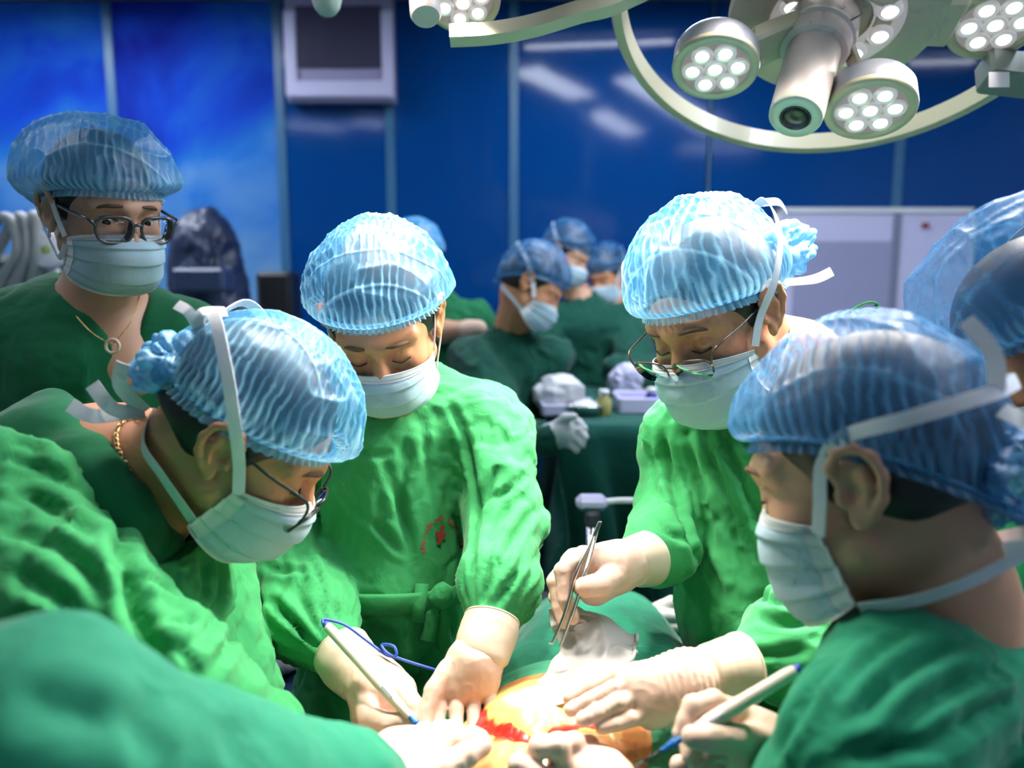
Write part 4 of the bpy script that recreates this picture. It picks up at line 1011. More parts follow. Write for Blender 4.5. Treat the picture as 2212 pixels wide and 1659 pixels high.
# ------------------------------------------------------------------ the team around the table
from mathutils.bvhtree import BVHTree
def bvh_of(o):
    c = WLOC[o.name]; me = o.data
    return BVHTree.FromPolygons([tuple(np.array(v.co)+c) for v in me.vertices], [tuple(p.vertices) for p in me.polygons])
def cast(bv, px, py):
    r = unit(W(px, py, 1)-CO); h = bv.ray_cast(Vector(CO), Vector(r)); 
    return None if h[0] is None else (np.array(h[0]), np.array(h[1]))
def decal(parent, bv, name, polys, off=.0032):
    "flat print laid on the cloth: polys = [(pixel vertices, faces)]"
    parts = []
    for V2, Fs in polys:
        pts = []
        for x, y in V2:
            h = cast(bv, x, y)
            pts.append(W(x, y, 1.2) if h is None else h[0]-unit(h[0]-CO)*off)
        parts.append((np.array(pts), Fs))
    return mesh(name, *merge(parts), M['print'], parent, smooth=False)
def letter_polys(txt, cx, cy, rx, ry, a0, a1, size):
    out = []
    for i, ch in enumerate(txt):
        if ch == ' ': continue
        a = math.radians(a0+(a1-a0)*i/(len(txt)-1)); px, py = cx+rx*math.cos(a), cy-ry*math.sin(a)
        tx, ty = -rx*math.sin(a), -ry*math.cos(a); n = math.hypot(tx, ty); tx, ty = -tx/n, -ty/n   # reading direction (a decreasing)
        V, Fs = text_on(None, ch, 1.0, None, None, None, 0)
        ux, uy = ty, -tx                                                     # towards the outside of the arc
        out.append(([(px+size*(v[0]*tx+v[1]*ux), py+size*(v[0]*ty+v[1]*uy)) for v in V], Fs))
    return out
def cross_poly(cx, cy, w, h, t, rot):
    p = [(-t, -h), (t, -h), (t, -t*1.1), (w, -t*1.1), (w, t*1.1), (t, t*1.1), (t, h), (-t, h), (-t, t*1.1), (-w, t*1.1), (-w, -t*1.1), (-t, -t*1.1)]
    c, s = math.cos(rot), math.sin(rot)
    return [([(cx+x*c-y*s, cy+x*s+y*c) for x, y in p], [[0, 1, 2, 11], [3, 4, 5, 2], [8, 9, 10, 11], [5, 6, 7, 8], [2, 5, 8, 11]])]
def seglist(*chains):
    r = []
    for ch in chains: r += [(np.asarray(ch[i]), np.asarray(ch[i+1])) for i in range(len(ch)-1)]
    return r
def hole(s, a, b, r1, r2, k=.008): s.c(a, b, r1, r2, k=k, op='s')
def ties(m, fr, upper=True, lower=True, w=.012, top=(0, -.115, .105), nape=(0, -.100, -.060), up=None):
    for g in (-1, 1):
        if up: strap(m, fr, [(g*q[0], q[1], q[2]) for q in up], w)
        elif upper: strap(m, fr, [(g*.0745, .036, -.032), (g*.083, .018, .0), (g*.103, -.006, .038), (g*.102, -.050, .085), (g*.062, -.103, .114), top], w)
        if lower: strap(m, fr, [(g*.068, .014, -.092), (g*.074, -.012, -.078), (g*.071, -.045, -.066), (g*.05, -.082, -.060), nape], w)

# ---- nurse standing at the left, v-neck scrubs
fr1 = frame(228, 456, 1.28, D(.76, -.30, -.60), D(-.20, 1, .0), .99)
n1_ = W(222, 650, 1.36)
p1 = person('nurse with glasses in dark green v-neck scrubs standing at the far left', [n1_[0], n1_[1], 0])
make_body(p1, fr1, M['skin_p'], n1_, chest=[(n1_, W(265, 790, 1.375), .060, .084), (W(140, 690, 1.38), W(262, 790, 1.365), .060, .076), (W(150, 722, 1.39), W(330, 722, 1.41), .050, .050)], open_eyes=True, neck_r=.050)
make_hair(p1, fr1); make_brows(p1, fr1, lash=False); make_eyes(p1, fr1, (.25, -.25))
make_cap(p1, fr1, M['cap_full'], zf=.045, zs=.022, zb=-.03, r=(.121, .136, .110), c=(.0, -.022, .045), pdir=(.9, -.4, 0), pitch=.012, seed=21, crum=.009)
mk, tw1, _ = make_mask(p1, fr1, 2)
for g in (-1, 1):
    strap(mk, fr1, [(g*.076, .034, -.036), (g*.081, .020, -.010), (g*.086, .008, .018), (g*.092, -.008, .034)], .010)
    strap(mk, fr1, [(g*.074, .030, -.050), (g*.078, .020, -.072), (g*.078, .0, -.066), (g*.086, -.022, -.03), (g*.094, -.026, .0)], .009)
mesh('earring', *tube(L2W(fr1, (.083, -.008, -.040))+.0055*np.array([[math.cos(a)*.3, 0, math.sin(a)] for a in np.linspace(0, 6.28, 13)[:-1]]), .0012, 6, closed=True), M['steel'], p1)
s = S(); ch = [W(5, 742, 1.37), W(205, 690, 1.43), W(395, 742, 1.43)]
s.path(ch, [.083, .080, .083], k=.04); tr_ = [W(205, 800, 1.42), W(205, 1350, 1.45)]
s.path(tr_, [.165, .17], k=.06)
la = WP([(-10, 770, 1.37), (-70, 1050, 1.36), (20, 1250, 1.22)]); ra = WP([(400, 760, 1.43), (430, 1050, 1.45), (330, 1250, 1.3)])
s.path(la, [.082, .068, .055], k=.04); s.path(ra, [.080, .066, .055], k=.04)
s.c(W(205, 1350, 1.45), [W(205, 1350, 1.45)[0], W(205, 1350, 1.45)[1], .5], .17, .2, k=.05)
A = W(281, 792, 1.24); B = W(90, 545, 1.3); C = W(338, 560, 1.3)
nb = unit(np.cross(B-CO, A-CO)); nc = unit(np.cross(C-CO, A-CO))
nb = nb if nb @ (C-A) < 0 else -nb; nc = nc if nc @ (B-A) < 0 else -nc
s.fn(lambda X: np.maximum(np.maximum((X-A)@nb, (X-A)@nc), (X-n1_)@CF-.055), n1_-.2, n1_+.2, .006)
hole(s, n1_-[0, 0, .02], n1_+[0, 0, .15], .056, .07)
g1 = blob('scrub_top', s, .0068, M['scrub'], p1, folds(seglist(ch, tr_, la, ra), .006, 9, 3.5, seed=4))
for a_, b_ in ((B, A), (A, C)):
    pass
quick_hand(p1, 'hand', W(50, 1290, 1.18), D(.4, -.7, -.3), D(-.3, .5, -.8), 'skin_p'); quick_hand(p1, 'hand', W(300, 1290, 1.26), D(-.4, -.7, -.3), D(.3, .5, -.8), 'skin_p')
make_glasses(fr1, 'grey translucent glasses on the nurse at the far left', 'full', 'frame_grey', drop=.006, tilt=-.05, hw=.0270, hh=.0205, tr=.0026)
nk = catmull(WP([(133, 600, 1.335), (150, 660, 1.30), (195, 715, 1.262), (243, 745, 1.237)]), 8); nk2 = catmull(WP([(243, 745, 1.237), (285, 690, 1.255), (300, 640, 1.29), (305, 600, 1.32)]), 8)
t = chain('necklace', 'thin chain necklace with a ring pendant on the nurse at the far left', np.vstack([nk, nk2]), M['gold'], .0018)
mesh('ring_pendant', *tube(W(243, 748, 1.230)+.0105*np.array([CR*math.cos(a)+CU*math.sin(a) for a in np.linspace(0, 2*math.pi, 25)[:-1]]), .0026, 8, closed=True), simple('bone_ring', (.62, .50, .36), .4), t)

# ---- left front surgeon, head bowed in profile
fr2 = frame(535, 942, .955, D(.785, -.60, .14), D(.58, .78, -.12), 1.02)
n2_ = W(262, 1010, 1.0)
p2 = person('surgeon in profile at the left, head bowed, gold chain round the neck', [n2_[0]-.1, n2_[1], 0])
bd2 = make_body(p2, fr2, M['skin'], n2_, chest=[(n2_, W(190, 975, 1.01), .060, .060), (n2_, W(310, 1120, 1.0), .062, .072), (n2_, W(230, 1100, .98), .06, .06)], neck_r=.056)
make_hair(p2, fr2, -.02); make_brows(p2, fr2)
c2p = make_cap(p2, fr2, M['cap'], zf=.045, zs=.030, zb=.02, r=(.094, .120, .108), c=(0, -.006, .042), pdir=(.15, 1, .35), pitch=.0095, seed=33, crum=.007, rows=4.2)
make_gather(c2p, fr2, (.020, -.113, .022), (.044, .044, .042), (0, -1, -.25), 3)
mk, _, _ = make_mask(p2, fr2, 4, low=-.004, side=(.030, .012), zs=(-.030, -.098)); ties(mk, fr2, w=.0135, top=(.0, -.115, .07), nape=(0, -.105, -.045))
for i, (pts) in enumerate(([(.02, -.108, -.04), (.05, -.13, -.045), (.045, -.165, -.038)], [(.02, -.108, -.04), (.045, -.14, -.02), (.05, -.15, .005)], [(.02, -.115, -.045), (.06, -.14, -.06), (.05, -.17, -.07)])):
    strap(mk, fr2, pts, .016, name='strap_bow', outward=(1, -.2, .4))
for pts in ([(.03, -.106, .078), (.05, -.125, .095), (.03, -.145, .088)], [(.03, -.106, .078), (.045, -.115, .10), (.02, -.10, .112)]): strap(mk, fr2, pts, .012, name='strap_bow', outward=(1, -.2, .4))
make_glasses(fr2, 'black rimmed glasses on the bowed surgeon at the left', 'full', 'black', drop=.026, tilt=-.30, tr=.0017, y0=.114, hh=.018)
s = S(); sh2 = WP([(20, 1120, .86), (150, 1060, 1.0), (330, 1180, 1.13)])
tr2 = WP([(190, 1180, 1.0), (330, 1500, 1.02), (340, 1900, 1.02)])
s.path(WP([(60, 1065, .92), (170, 1040, 1.0)]), [.085, .075], k=.05)
s.path(tr2, [.125, .135, .17], k=.06)
s.e(W(300, 1250, 1.0), (.115, .13, .12), k=.05)
a2 = WP([(60, 1120, .90), (150, 1330, .80), (330, 1500, .79), (560, 1600, .88)]); s.path(a2, [.095, .082, .070, .055], k=.035)
b2 = WP([(420, 1215, 1.10), (480, 1400, 1.08), (520, 1540, 1.0)]); s.path(b2, [.075, .055, .048], k=.03)
s.e(W(20, 1080, 1.0), (.12, .13, .09), k=.06)
hole(s, W(300, 1065, .97), W(290, 880, .99), .076, .15, .006)
hole(s, W(345, 1090, .93), W(430, 1030, .93), .062, .085, .006)
g2 = blob('gown', s, .0056, M['gown'], p2, folds(seglist(tr2, a2, b2), .0110, 10, 4.5, seed=11))
creases(g2, [([(215, 1065), (262, 1180), (292, 1300), (332, 1420), (380, 1490)], .017, .009), ([(2, 1150), (110, 1172), (190, 1232), (232, 1302)], .011, .007), ([(20, 1232), (110, 1282), (182, 1352)], .010, .007), ([(30, 1062), (120, 1100), (202, 1162)], .009, .007),
    ([(432, 1195), (446, 1262), (420, 1322)], .009, .006), ([(470, 1190), (482, 1262), (455, 1342), (420, 1400)], .011, .007), ([(300, 1252), (350, 1262), (390, 1290)], .007, .005), ([(330, 1332), (400, 1352), (452, 1302)], .008, .006), ([(360, 1400), (400, 1420), (420, 1470)], .008, .006),
    ([(520, 1250), (490, 1380), (440, 1480)], .010, .007), ([(60, 1330), (150, 1370), (230, 1400)], .008, .007), ([(0, 990), (90, 1010), (170, 1060)], .007, .006)])
s = S(); s.path(WP([(112, 895, 1.03), (138, 940, .98), (185, 1015, .93), (222, 1068, .912), (265, 1130, .91), (325, 1200, .94)]), [.034, .035, .035, .034, .034, .032], k=.03)
s.path(WP([(70, 1000, .99), (150, 1090, .96), (290, 1200, .97)]), [.07, .07, .06], k=.03)
blob('scrub_collar', s, .0045, M['scrub'], p2, folds(seglist(WP([(110, 1045, .95), (330, 1150, 1.03)])), .003, 12, seed=5))
s = S(); s.c(W(375, 1150, 1.0), W(420, 1165, 1.0), .030, .028, k=.01); blob('undershirt', s, .004, M['blackcloth'], p2)
bvb = bvh_of(bd2)
def on_skin(x, y, off=.003):
    h = cast(bvb, x, y); return W(x, y, .95) if h is None else h[0]-unit(h[0]-CO)*off
chain('necklace', 'chunky gold chain necklace on the bowed surgeon at the left', [on_skin(*q) for q in ((318, 905), (292, 902), (268, 908), (254, 925), (250, 948), (256, 972), (268, 995), (285, 1015))], M['gold'], .0040)

quick_hand(p2, 'glove', W(600, 1640, .90), D(.8, -.3, .3), D(.2, .8, -.5), 'glove'); quick_hand(p2, 'glove', W(545, 1590, .975), D(.5, -.6, -.1), D(.3, .3, -.8), 'glove')
# ---- central surgeon facing the camera
fr3 = frame(828, 698, 1.20, D(.05, -.63, -.78), D(-.09, 1, -.2), 1.0)
n3_ = W(845, 850, 1.30)
p3 = person('central surgeon facing the camera with lowered eyes, red cross print on green gown', [n3_[0], n3_[1], 0])
make_body(p3, fr3, M['skin'], n3_, chest=[(n3_, n3_-[0, 0, .1], .06, .08)])
make_hair(p3, fr3); make_brows(p3, fr3)
make_cap(p3, fr3, M['cap'], zf=.057, zs=.026, zb=-.03, r=(.110, .128, .112), c=(0, -.018, .042), pdir=(1, 0, 0), pitch=.0105, seed=45, crum=.006)
mk, _, _ = make_mask(p3, fr3, 6, low=.008)
for g in (-1, 1):
    mesh('ear_loop', *tube(catmull([L2W(fr3, q) for q in ((g*.074, .034, -.034), (g*.079, .024, -.005), (g*.083, .008, .022), (g*.090, -.012, .032), (g*.092, -.026, .0), (g*.080, -.005, -.05), (g*.070, .016, -.085))], 6), .0013, 6), M['strap'], mk)
s = S(); sh3 = WP([(655, 935, 1.33), (845, 880, 1.37), (1030, 915, 1.33)])
s.path(sh3, [.078, .085, .080], k=.05)
tr3 = WP([(848, 970, 1.345), (850, 1290, 1.34), (795, 1700, 1.38)]); s.path(tr3, [.135, .130, .165], k=.05)
a3 = WP([(1045, 935, 1.32), (1092, 1125, 1.24), (1082, 1265, 1.12), (1060, 1342, 1.068)]); s.path(a3, [.080, .064, .056, .031], k=.022)
b3 = WP([(650, 960, 1.33), (612, 1165, 1.30), (668, 1330, 1.17), (738, 1418, 1.092)]); s.path(b3, [.080, .068, .066, .032], k=.022)
s.c(tr3[2], [tr3[2][0]-.02, tr3[2][1], .2], .165, .18, k=.05)
hole(s, W(850, 868, 1.275), W(845, 770, 1.28), .050, .062, .006)
def gather3(V, N):
    o = np.zeros(len(V))
    for e, u in ((a3[3], unit(a3[3]-a3[2])), (b3[3], unit(b3[3]-b3[2]))):
        q = V-e; al = q@u; rad = q-np.outer(al, u); x = unit(np.cross(u, CF)); y = np.cross(u, x); th = np.arctan2(rad@y, rad@x)
        w = np.exp(-((al+.05)/.035)**2)*(np.linalg.norm(rad, axis=1) < .08); o += .0045*w*np.sin(th*17+np.sin(al*60))
    return o
g3 = blob('gown', s, .0054, M['gown'], p3, folds(seglist(sh3, tr3, a3, b3), .0105, 10, 4.5, seed=17, extra=gather3, calm=[(W(955, 1160, 1.21), .07)]+cuff_calm(a3[3], b3[3])))
s = S(); s.c(n3_-[0, 0, .0], n3_-[0, 0, .05], .066, .075, k=.02); hole(s, n3_+[0, -.02, .02], n3_+[0, -.02, .15], .056, .07); blob('scrub_collar', s, .004, M['scrub'], p3)
# belt, loop and knot
bz = W(850, 1308, 1.34); bz[2] = W(850, 1308, 1.195)[2]; ang = np.linspace(0, 2*math.pi, 90)
ring = np.array([bz+[.1450*math.cos(a), .1450*math.sin(a), .004*math.sin(3*a)] for a in ang[:-1]])
V = []
for i, q in enumerate(ring):
    o_ = unit(q-bz)*1.0; 
    for dz, do in ((-.017, .0), (-.012, .004), (.012, .004), (.017, 0), (.012, -.004), (-.012, -.004)): V.append(q+np.array([0, 0, dz])+o_*do)
k = len(ring); Fs = [[i*6+j, i*6+(j+1) % 6, ((i+1) % k)*6+(j+1) % 6, ((i+1) % k)*6+j] for i in range(k) for j in range(6)]
belt = mesh('belt', V, Fs, M['gown'], g3)
bf = lambda x, y: cast(bv3, x, y)
creases(g3, [([(965, 862), (1000, 930), (1020, 1010), (1032, 1060), (1028, 1150), (1018, 1240)], .013, .006), ([(1085, 990), (1055, 1060), (1038, 1112)], .009, .006), ([(1118, 1075), (1075, 1130), (1046, 1205)], .009, .006),
    ([(1155, 1100), (1105, 1170), (1075, 1235)], .009, .006), ([(1140, 1020), (1100, 1060), (1060, 1080)], .007, .006), ([(692, 1010), (682, 1100), (692, 1185)], .014, .007), ([(598, 1130), (640, 1190), (662, 1262)], .009, .006),
    ([(640, 1160), (690, 1250), (722, 1335)], .008, .006), ([(580, 1290), (640, 1352), (682, 1402)], .009, .006), ([(560, 1215), (610, 1235), (660, 1225)], .007, .006), ([(826, 975), (868, 1100), (898, 1235)], .006, .008),
    ([(760, 1100), (820, 1142), (872, 1205)], .006, .006), ([(905, 900), (925, 1010), (935, 1090)], .005, .008), ([(745, 960), (800, 985), (850, 975)], .006, .006), ([(1120, 1230), (1090, 1275), (1070, 1310)], .008, .005), ([(1060, 1220), (1050, 1270), (1045, 1310)], .007, .005),
    ([(720, 1345), (735, 1385), (742, 1400)], .006, .005), ([(650, 1400), (690, 1440), (715, 1450)], .007, .005), ([(930, 1400), (900, 1480), (880, 1560)], .010, .009), ([(850, 1380), (845, 1470), (820, 1580)], .008, .009)])
bv3 = bvh_of(g3)
def onb(px, py, off=.012):
    h = cast(bv3, px, py); q = W(px, py, 1.2) if h is None else h[0]; return q-unit(q-CO)*off
mesh('belt_loop', *ribbon(catmull([onb(912, 1262, .006), onb(908, 1290, .016), onb(904, 1318, .017), onb(902, 1342, .006)], 6), .020, -CF, .0015), M['gown'], g3)
s = S(); s.path([onb(938, 1292, .018), onb(955, 1284, .022), onb(968, 1292, .016)], [.010, .014, .008], k=.008); s.c(onb(955, 1274, .018), onb(953, 1302, .018), .009, k=.006)
blob('belt_knot', s, .0022, M['gown'], g3, folds([(onb(938, 1285), onb(968, 1292))], .003, 40, seed=2))
for pts in ([(957, 1295), (956, 1330), (958, 1365), (966, 1398)], [(952, 1295), (936, 1325), (930, 1360), (922, 1385)]):
    mesh('belt_tail', *ribbon(catmull([onb(x, y, .016) for x, y in pts], 6), [.014]*6+[.022]*13, -CF+CR*.4, .0018), M['gown'], g3)
pk = [onb(x, y, .0045) for x, y in ((862, 1268), (862, 1300))]
emb = decal(g3, bv3, 'emblem_text', letter_polys('BỆNH VIỆN PHỔI TRUNG ƯƠNG', 956, 1184, 41, 62, 188, 2, 11.5)); emb['label'] = 'arched red lettering printed on the gown'
decal(g3, bv3, 'emblem_cross', cross_poly(952, 1156, 11.5, 20.5, 4.6, .22))
# hands of the central surgeon
glove(p3, 'glove', [[(955, 1475, 1.015), (950, 1530, .992), (946, 1575, .975), (945, 1600, .965)], [(988, 1478, 1.012), (986, 1535, .990), (985, 1580, .972), (985, 1608, .962)],
                    [(1020, 1478, 1.012), (1023, 1530, .995), (1024, 1570, .978), (1024, 1592, .968)], [(1050, 1474, 1.016), (1058, 1510, 1.003), (1061, 1532, .995), (1061, 1543, .990)],
                    [(968, 1445, 1.01, .013), (938, 1490, .995, .012), (924, 1530, .985, .0105), (917, 1562, .975, .0095)]],
      [((1042, 1395, 1.04), (1020, 1440, 1.025), .030, .033), ((1020, 1440, 1.025), (962, 1482, 1.012), .030, .017), ((1020, 1440, 1.025), (990, 1485, 1.01), .032, .018), ((1025, 1440, 1.025), (1022, 1485, 1.01), .032, .018), ((1035, 1435, 1.025), (1050, 1478, 1.014), .028, .016)],
      cuff=[(1062, 1338, 1.065, .0375), (1056, 1362, 1.055, .0385), (1048, 1390, 1.042, .0375), (1040, 1418, 1.032, .0355), (1034, 1440, 1.027, .0345)])
glove(p3, 'glove', [[(868, 1492, 1.02, .014), (896, 1525, .992, .012), (902, 1548, .985, .010), (890, 1560, .98, .009)], [(785, 1500, 1.02, .016), (796, 1548, .985, .014), (840, 1562, .968, .012), (884, 1552, .966, .0095)],
                    [(800, 1530, 1.03, .016), (812, 1585, 1.0, .013), (850, 1592, .985, .011), (884, 1578, .985, .010)], [(800, 1560, 1.04, .015), (830, 1612, 1.02, .012), (866, 1610, 1.005, .010), (884, 1598, 1.0, .009)],
                    [(850, 1478, 1.03, .013), (885, 1545, 1.02, .012), (880, 1582, 1.01, .010)]],
      [((768, 1440, 1.07), (812, 1482, 1.04), .031, .034), ((812, 1482, 1.04), (862, 1496, 1.03), .034, .022), ((812, 1482, 1.04), (800, 1545, 1.03), .034, .026), ((850, 1500, 1.035), (845, 1560, 1.02), .026, .024)],
      cuff=[(737, 1412, 1.095, .0400), (752, 1432, 1.08, .0405), (770, 1452, 1.07, .0375), (788, 1470, 1.06, .0355), (800, 1484, 1.05, .034)], h=.0018)

# ---- right surgeon with half-rim glasses
fr4 = frame(1540, 682, 1.14, D(-.66, -.50, -.56), D(-.16, 1, -.12), 1.06)
n4_ = W(1722, 790, 1.22)
p4 = person('surgeon at the right of the table with glasses, holding forceps over the patient', [n4_[0], n4_[1], 0])
make_body(p4, fr4, M['skin'], n4_, chest=[(n4_, n4_-[0, 0, .1], .06, .08)], neck_r=.054)
make_hair(p4, fr4); make_brows(p4, fr4, frown=.003)
c4 = make_cap(p4, fr4, M['cap'], zf=.046, zs=.026, zb=-.0, r=(.100, .126, .118), c=(0, -.012, .044), pdir=(.95, .35, 0), pitch=.0125, seed=61, crum=.006)
make_gather(c4, fr4, (-.040, -.140, .028), (.040, .045, .055), (-.3, -1, 0), 7)
mk, _, _ = make_mask(p4, fr4, 8, low=-.008); ties(mk, fr4, w=.0125, top=(-.01, -.13, .09))
for pts in ([(-.045, -.120, .108), (-.060, -.135, .100), (-.058, -.150, .082)], [(-.03, -.14, -.02), (-.06, -.165, -.03), (-.07, -.20, -.035)]): strap(mk, fr4, pts, .014, name='strap_bow', outward=(-1, -.3, .3))
make_glasses(fr4, 'thin half-rim metal glasses low on the right surgeon\'s nose', 'half', 'frame_brown', drop=.017, tilt=-.22, tr=.0013, y0=.117, hw=.0275, hh=.0165)
s = S(); sh4 = WP([(1490, 935, 1.28), (1690, 850, 1.30), (1860, 930, 1.20)])
s.path(sh4, [.070, .085, .080], k=.05)
tr4 = WP([(1640, 980, 1.28), (1655, 1300, 1.25), (1760, 1750, 1.30)]); s.path(tr4, [.128, .128, .15], k=.05)
a4 = WP([(1478, 945, 1.30), (1462, 1090, 1.30), (1420, 1190, 1.17), (1385, 1210, 1.11)]); s.path(a4, [.068, .066, .052, .028], k=.022)
b4_ = WP([(1860, 950, 1.20), (1890, 1330, 1.05), (1720, 1400, .975), (1585, 1448, .925)]); s.path(b4_, [.080, .077, .072, .024], k=.022)
s.c(tr4[2], [tr4[2][0]+.04, tr4[2][1], .2], .15, .18, k=.05)
hole(s, W(1690, 815, 1.20), W(1735, 650, 1.23), .062, .075, .006)
g4 = blob('gown', s, .0054, M['gown'], p4, folds(seglist(sh4, tr4, a4, b4_), .0115, 10, 5.5, seed=23, calm=cuff_calm(a4[3], b4_[3])))
creases(g4, [([(1545, 892), (1580, 980), (1640, 1120), (1690, 1250), (1702, 1292)], .016, .008), ([(1520, 905), (1542, 1000), (1590, 1150), (1622, 1265)], .011, .007), ([(1482, 930), (1502, 1010), (1532, 1120), (1545, 1200)], .008, .006),
    ([(1432, 930), (1446, 1020), (1472, 1110), (1508, 1240)], .014, .007), ([(1500, 1190), (1542, 1240), (1562, 1300)], .009, .006), ([(1640, 1296), (1720, 1304), (1792, 1288)], .012, .007), ([(1640, 1332), (1700, 1350), (1765, 1338)], .007, .006),
    ([(1585, 1398), (1660, 1418), (1760, 1398)], .007, .006), ([(1610, 1478), (1650, 1470), (1690, 1482)], .009, .005), ([(1410, 1060), (1450, 1090), (1480, 1150)], .009, .006), ([(1400, 1110), (1440, 1150), (1490, 1170)], .008, .006), ([(1590, 1450), (1640, 1452), (1700, 1440)], .007, .005),
    ([(1600, 940), (1640, 1050), (1690, 1180)], .010, .008), ([(1560, 1010), (1600, 1110), (1640, 1220)], .006, .006)])
bv4 = bvh_of(g4)
try: decal(g4, bv4, 'emblem_text', letter_polys('BỆNH VIỆN', 1738, 1208, 58, 80, 182, 110, 14))
except Exception as e: print('decal', e)
mesh('neck_tie_loop', *ribbon(catmull(WP([(1790, 690, 1.30), (1835, 672, 1.30), (1868, 655, 1.29), (1892, 655, 1.285), (1890, 672, 1.285), (1868, 668, 1.28), (1835, 690, 1.29)]), 6), .012, CU, .001), M['gown'], g4)
def wrinkle5(V, N):
    a, b = W(1580, 1450, .925), W(1400, 1490, .90); u = unit(b-a); al = (V-a)@u
    w = sstep(.02, .04, al)*(1-sstep(.085, .105, al))
    return .0006*w*np.sin(al*2*math.pi/.0078+7*vn(V*26, 2))
glove(p4, 'glove', [[(1368, 1452, .915), (1330, 1458, .912), (1275, 1484, .905), (1230, 1508, .90)], [(1370, 1478, .902), (1325, 1488, .888), (1270, 1514, .878), (1232, 1534, .873)],
                    [(1380, 1508, .894), (1335, 1518, .874), (1290, 1540, .866), (1258, 1555, .862)], [(1402, 1542, .890), (1362, 1552, .872), (1330, 1562, .866), (1300, 1570, .862)],
                    [(1450, 1460, .935, .014), (1390, 1470, .945, .011), (1330, 1490, .94, .0095)]],
      [((1565, 1450, .925), (1480, 1478, .910), .031, .036), ((1480, 1478, .910), (1375, 1465, .903), .034, .018), ((1480, 1480, .908), (1370, 1492, .896), .035, .018), ((1480, 1490, .906), (1388, 1522, .890), .034, .017), ((1480, 1500, .906), (1408, 1546, .890), .030, .016)],
      cuff=[(1598, 1448, .935, .043), (1580, 1450, .930, .040), (1555, 1454, .924, .0365), (1530, 1460, .919, .0355), (1512, 1465, .916, .035)], disp=wrinkle5)
glove(p4, 'glove', [[(1262, 1202, 1.06, .013), (1215, 1232, 1.045, .0115), (1222, 1295, 1.035, .0100), (1238, 1335, 1.03, .0085)], [(1240, 1206, 1.085, .013), (1200, 1255, 1.07, .0115), (1208, 1310, 1.06, .010), (1218, 1345, 1.05, .0085)],
                    [(1232, 1220, 1.10, .012), (1202, 1290, 1.09, .011), (1215, 1330, 1.08, .009)],
                    [(1330, 1240, 1.06, .017), (1298, 1262, 1.03, .0155), (1264, 1268, 1.015, .0135)]],
      [((1375, 1212, 1.10), (1330, 1220, 1.08), .029, .030), ((1330, 1220, 1.08), (1262, 1208, 1.065), .030, .018), ((1330, 1222, 1.09), (1240, 1214, 1.088), .030, .018), ((1330, 1235, 1.085), (1285, 1268, 1.08), .028, .022), ((1285, 1268, 1.08), (1245, 1240, 1.09), .022, .02)],
      cuff=[(1398, 1206, 1.125, .0385), (1385, 1209, 1.115, .0375), (1368, 1212, 1.10, .0345), (1350, 1216, 1.09, .033)])

# ---- right front nurse, profile, close to the lens
fr5 = frame(1862, 1022, .785, D(-.83, -.21, .518), D(-.10, 1, .0), 1.08)
n5_ = W(2010, 1240, .80)
p5 = person('nurse in profile at the lower right, near the camera, holding an electrode pencil', [n5_[0], n5_[1], 0])
make_body(p5, fr5, M['skin_p'], n5_, chest=[(n5_, W(2080, 1420, .82), .058, .085), (n5_, W(1960, 1330, .79), .052, .05)], neck_r=.050, nz=.022)
make_hair(p5, fr5, -.035); make_brows(p5, fr5)
c5 = make_cap(p5, fr5, M['cap_dark'], zf=.048, zs=.030, zb=-.05, r=(.095, .116, .112), c=(0, -.008, .036), pdir=(.1, 1, .1), pitch=.0105, seed=77, crum=.006, amp=.0012, nt_=300, nr=70)
make_gather(c5, fr5, (0, -.128, -.020), (.060, .066, .050), (0, -.6, -1), 12, mat=M['cap_dark'])
mk, _, _ = make_mask(p5, fr5, 10, flat=.72, low=-.006, side=(.034, .018), zs=(-.032, -.100)); ties(mk, fr5, lower=False, w=.0125, up=[(.0745, .034, -.038), (.080, .026, -.012), (.083, .016, .022), (.094, -.008, .043), (.106, -.060, .050), (.075, -.116, .056), (.01, -.136, .058)])
for g in (-1, 1):
    strap(mk, fr5, [(g*.070, .016, -.104), (g*.069, -.03, -.100), (g*.062, -.075, -.088), (g*.03, -.118, -.075), (0, -.128, -.072)], .0135)
for pts in ([(-.062, -.120, .056), (-.075, -.124, .085), (-.078, -.112, .115)], [(-.05, -.12, .04), (-.085, -.155, .01), (-.09, -.178, -.03)], [(-.09, -.178, -.03), (-.092, -.14, -.055), (-.088, -.10, -.062)],
            [(-.02, -.125, -.075), (-.06, -.145, -.06), (-.045, -.165, -.085)], [(-.02, -.125, -.075), (-.065, -.15, -.09), (-.05, -.17, -.13)]): strap(mk, fr5, pts, .013, name='strap_bow', outward=(-1, -.2, .2))
s = S(); tr5 = WP([(2090, 1530, .84), (2100, 1800, .84), (2080, 2300, .86)]); s.path(tr5, [.125, .16, .17], k=.06)
s.path(WP([(1985, 1490, .74), (2090, 1455, .83), (2200, 1470, .90)]), [.068, .072, .085], k=.05)
a5 = WP([(1965, 1500, .72), (1890, 1640, .66), (1790, 1740, .68), (1690, 1660, .74)]); s.path(a5, [.078, .066, .060, .030], k=.03)
b5 = WP([(2200, 1480, .92), (2100, 1800, .90), (1700, 1900, .80), (1400, 1800, .80)]); s.path(b5, [.08, .07, .06, .030], k=.03)
hole(s, W(1985, 1310, .775), W(2000, 1150, .79), .056, .075, .006)
s.c(W(2080, 2300, .86), [W(2080, 2300, .86)[0], W(2080, 2300, .86)[1], .2], .17, .2, k=.05)
g5 = blob('gown', s, .0056, M['gown_cool_lit'], p5, folds(seglist(tr5, a5, b5), .0085, 11, 4.5, seed=31, calm=cuff_calm(a5[3], b5[3])))
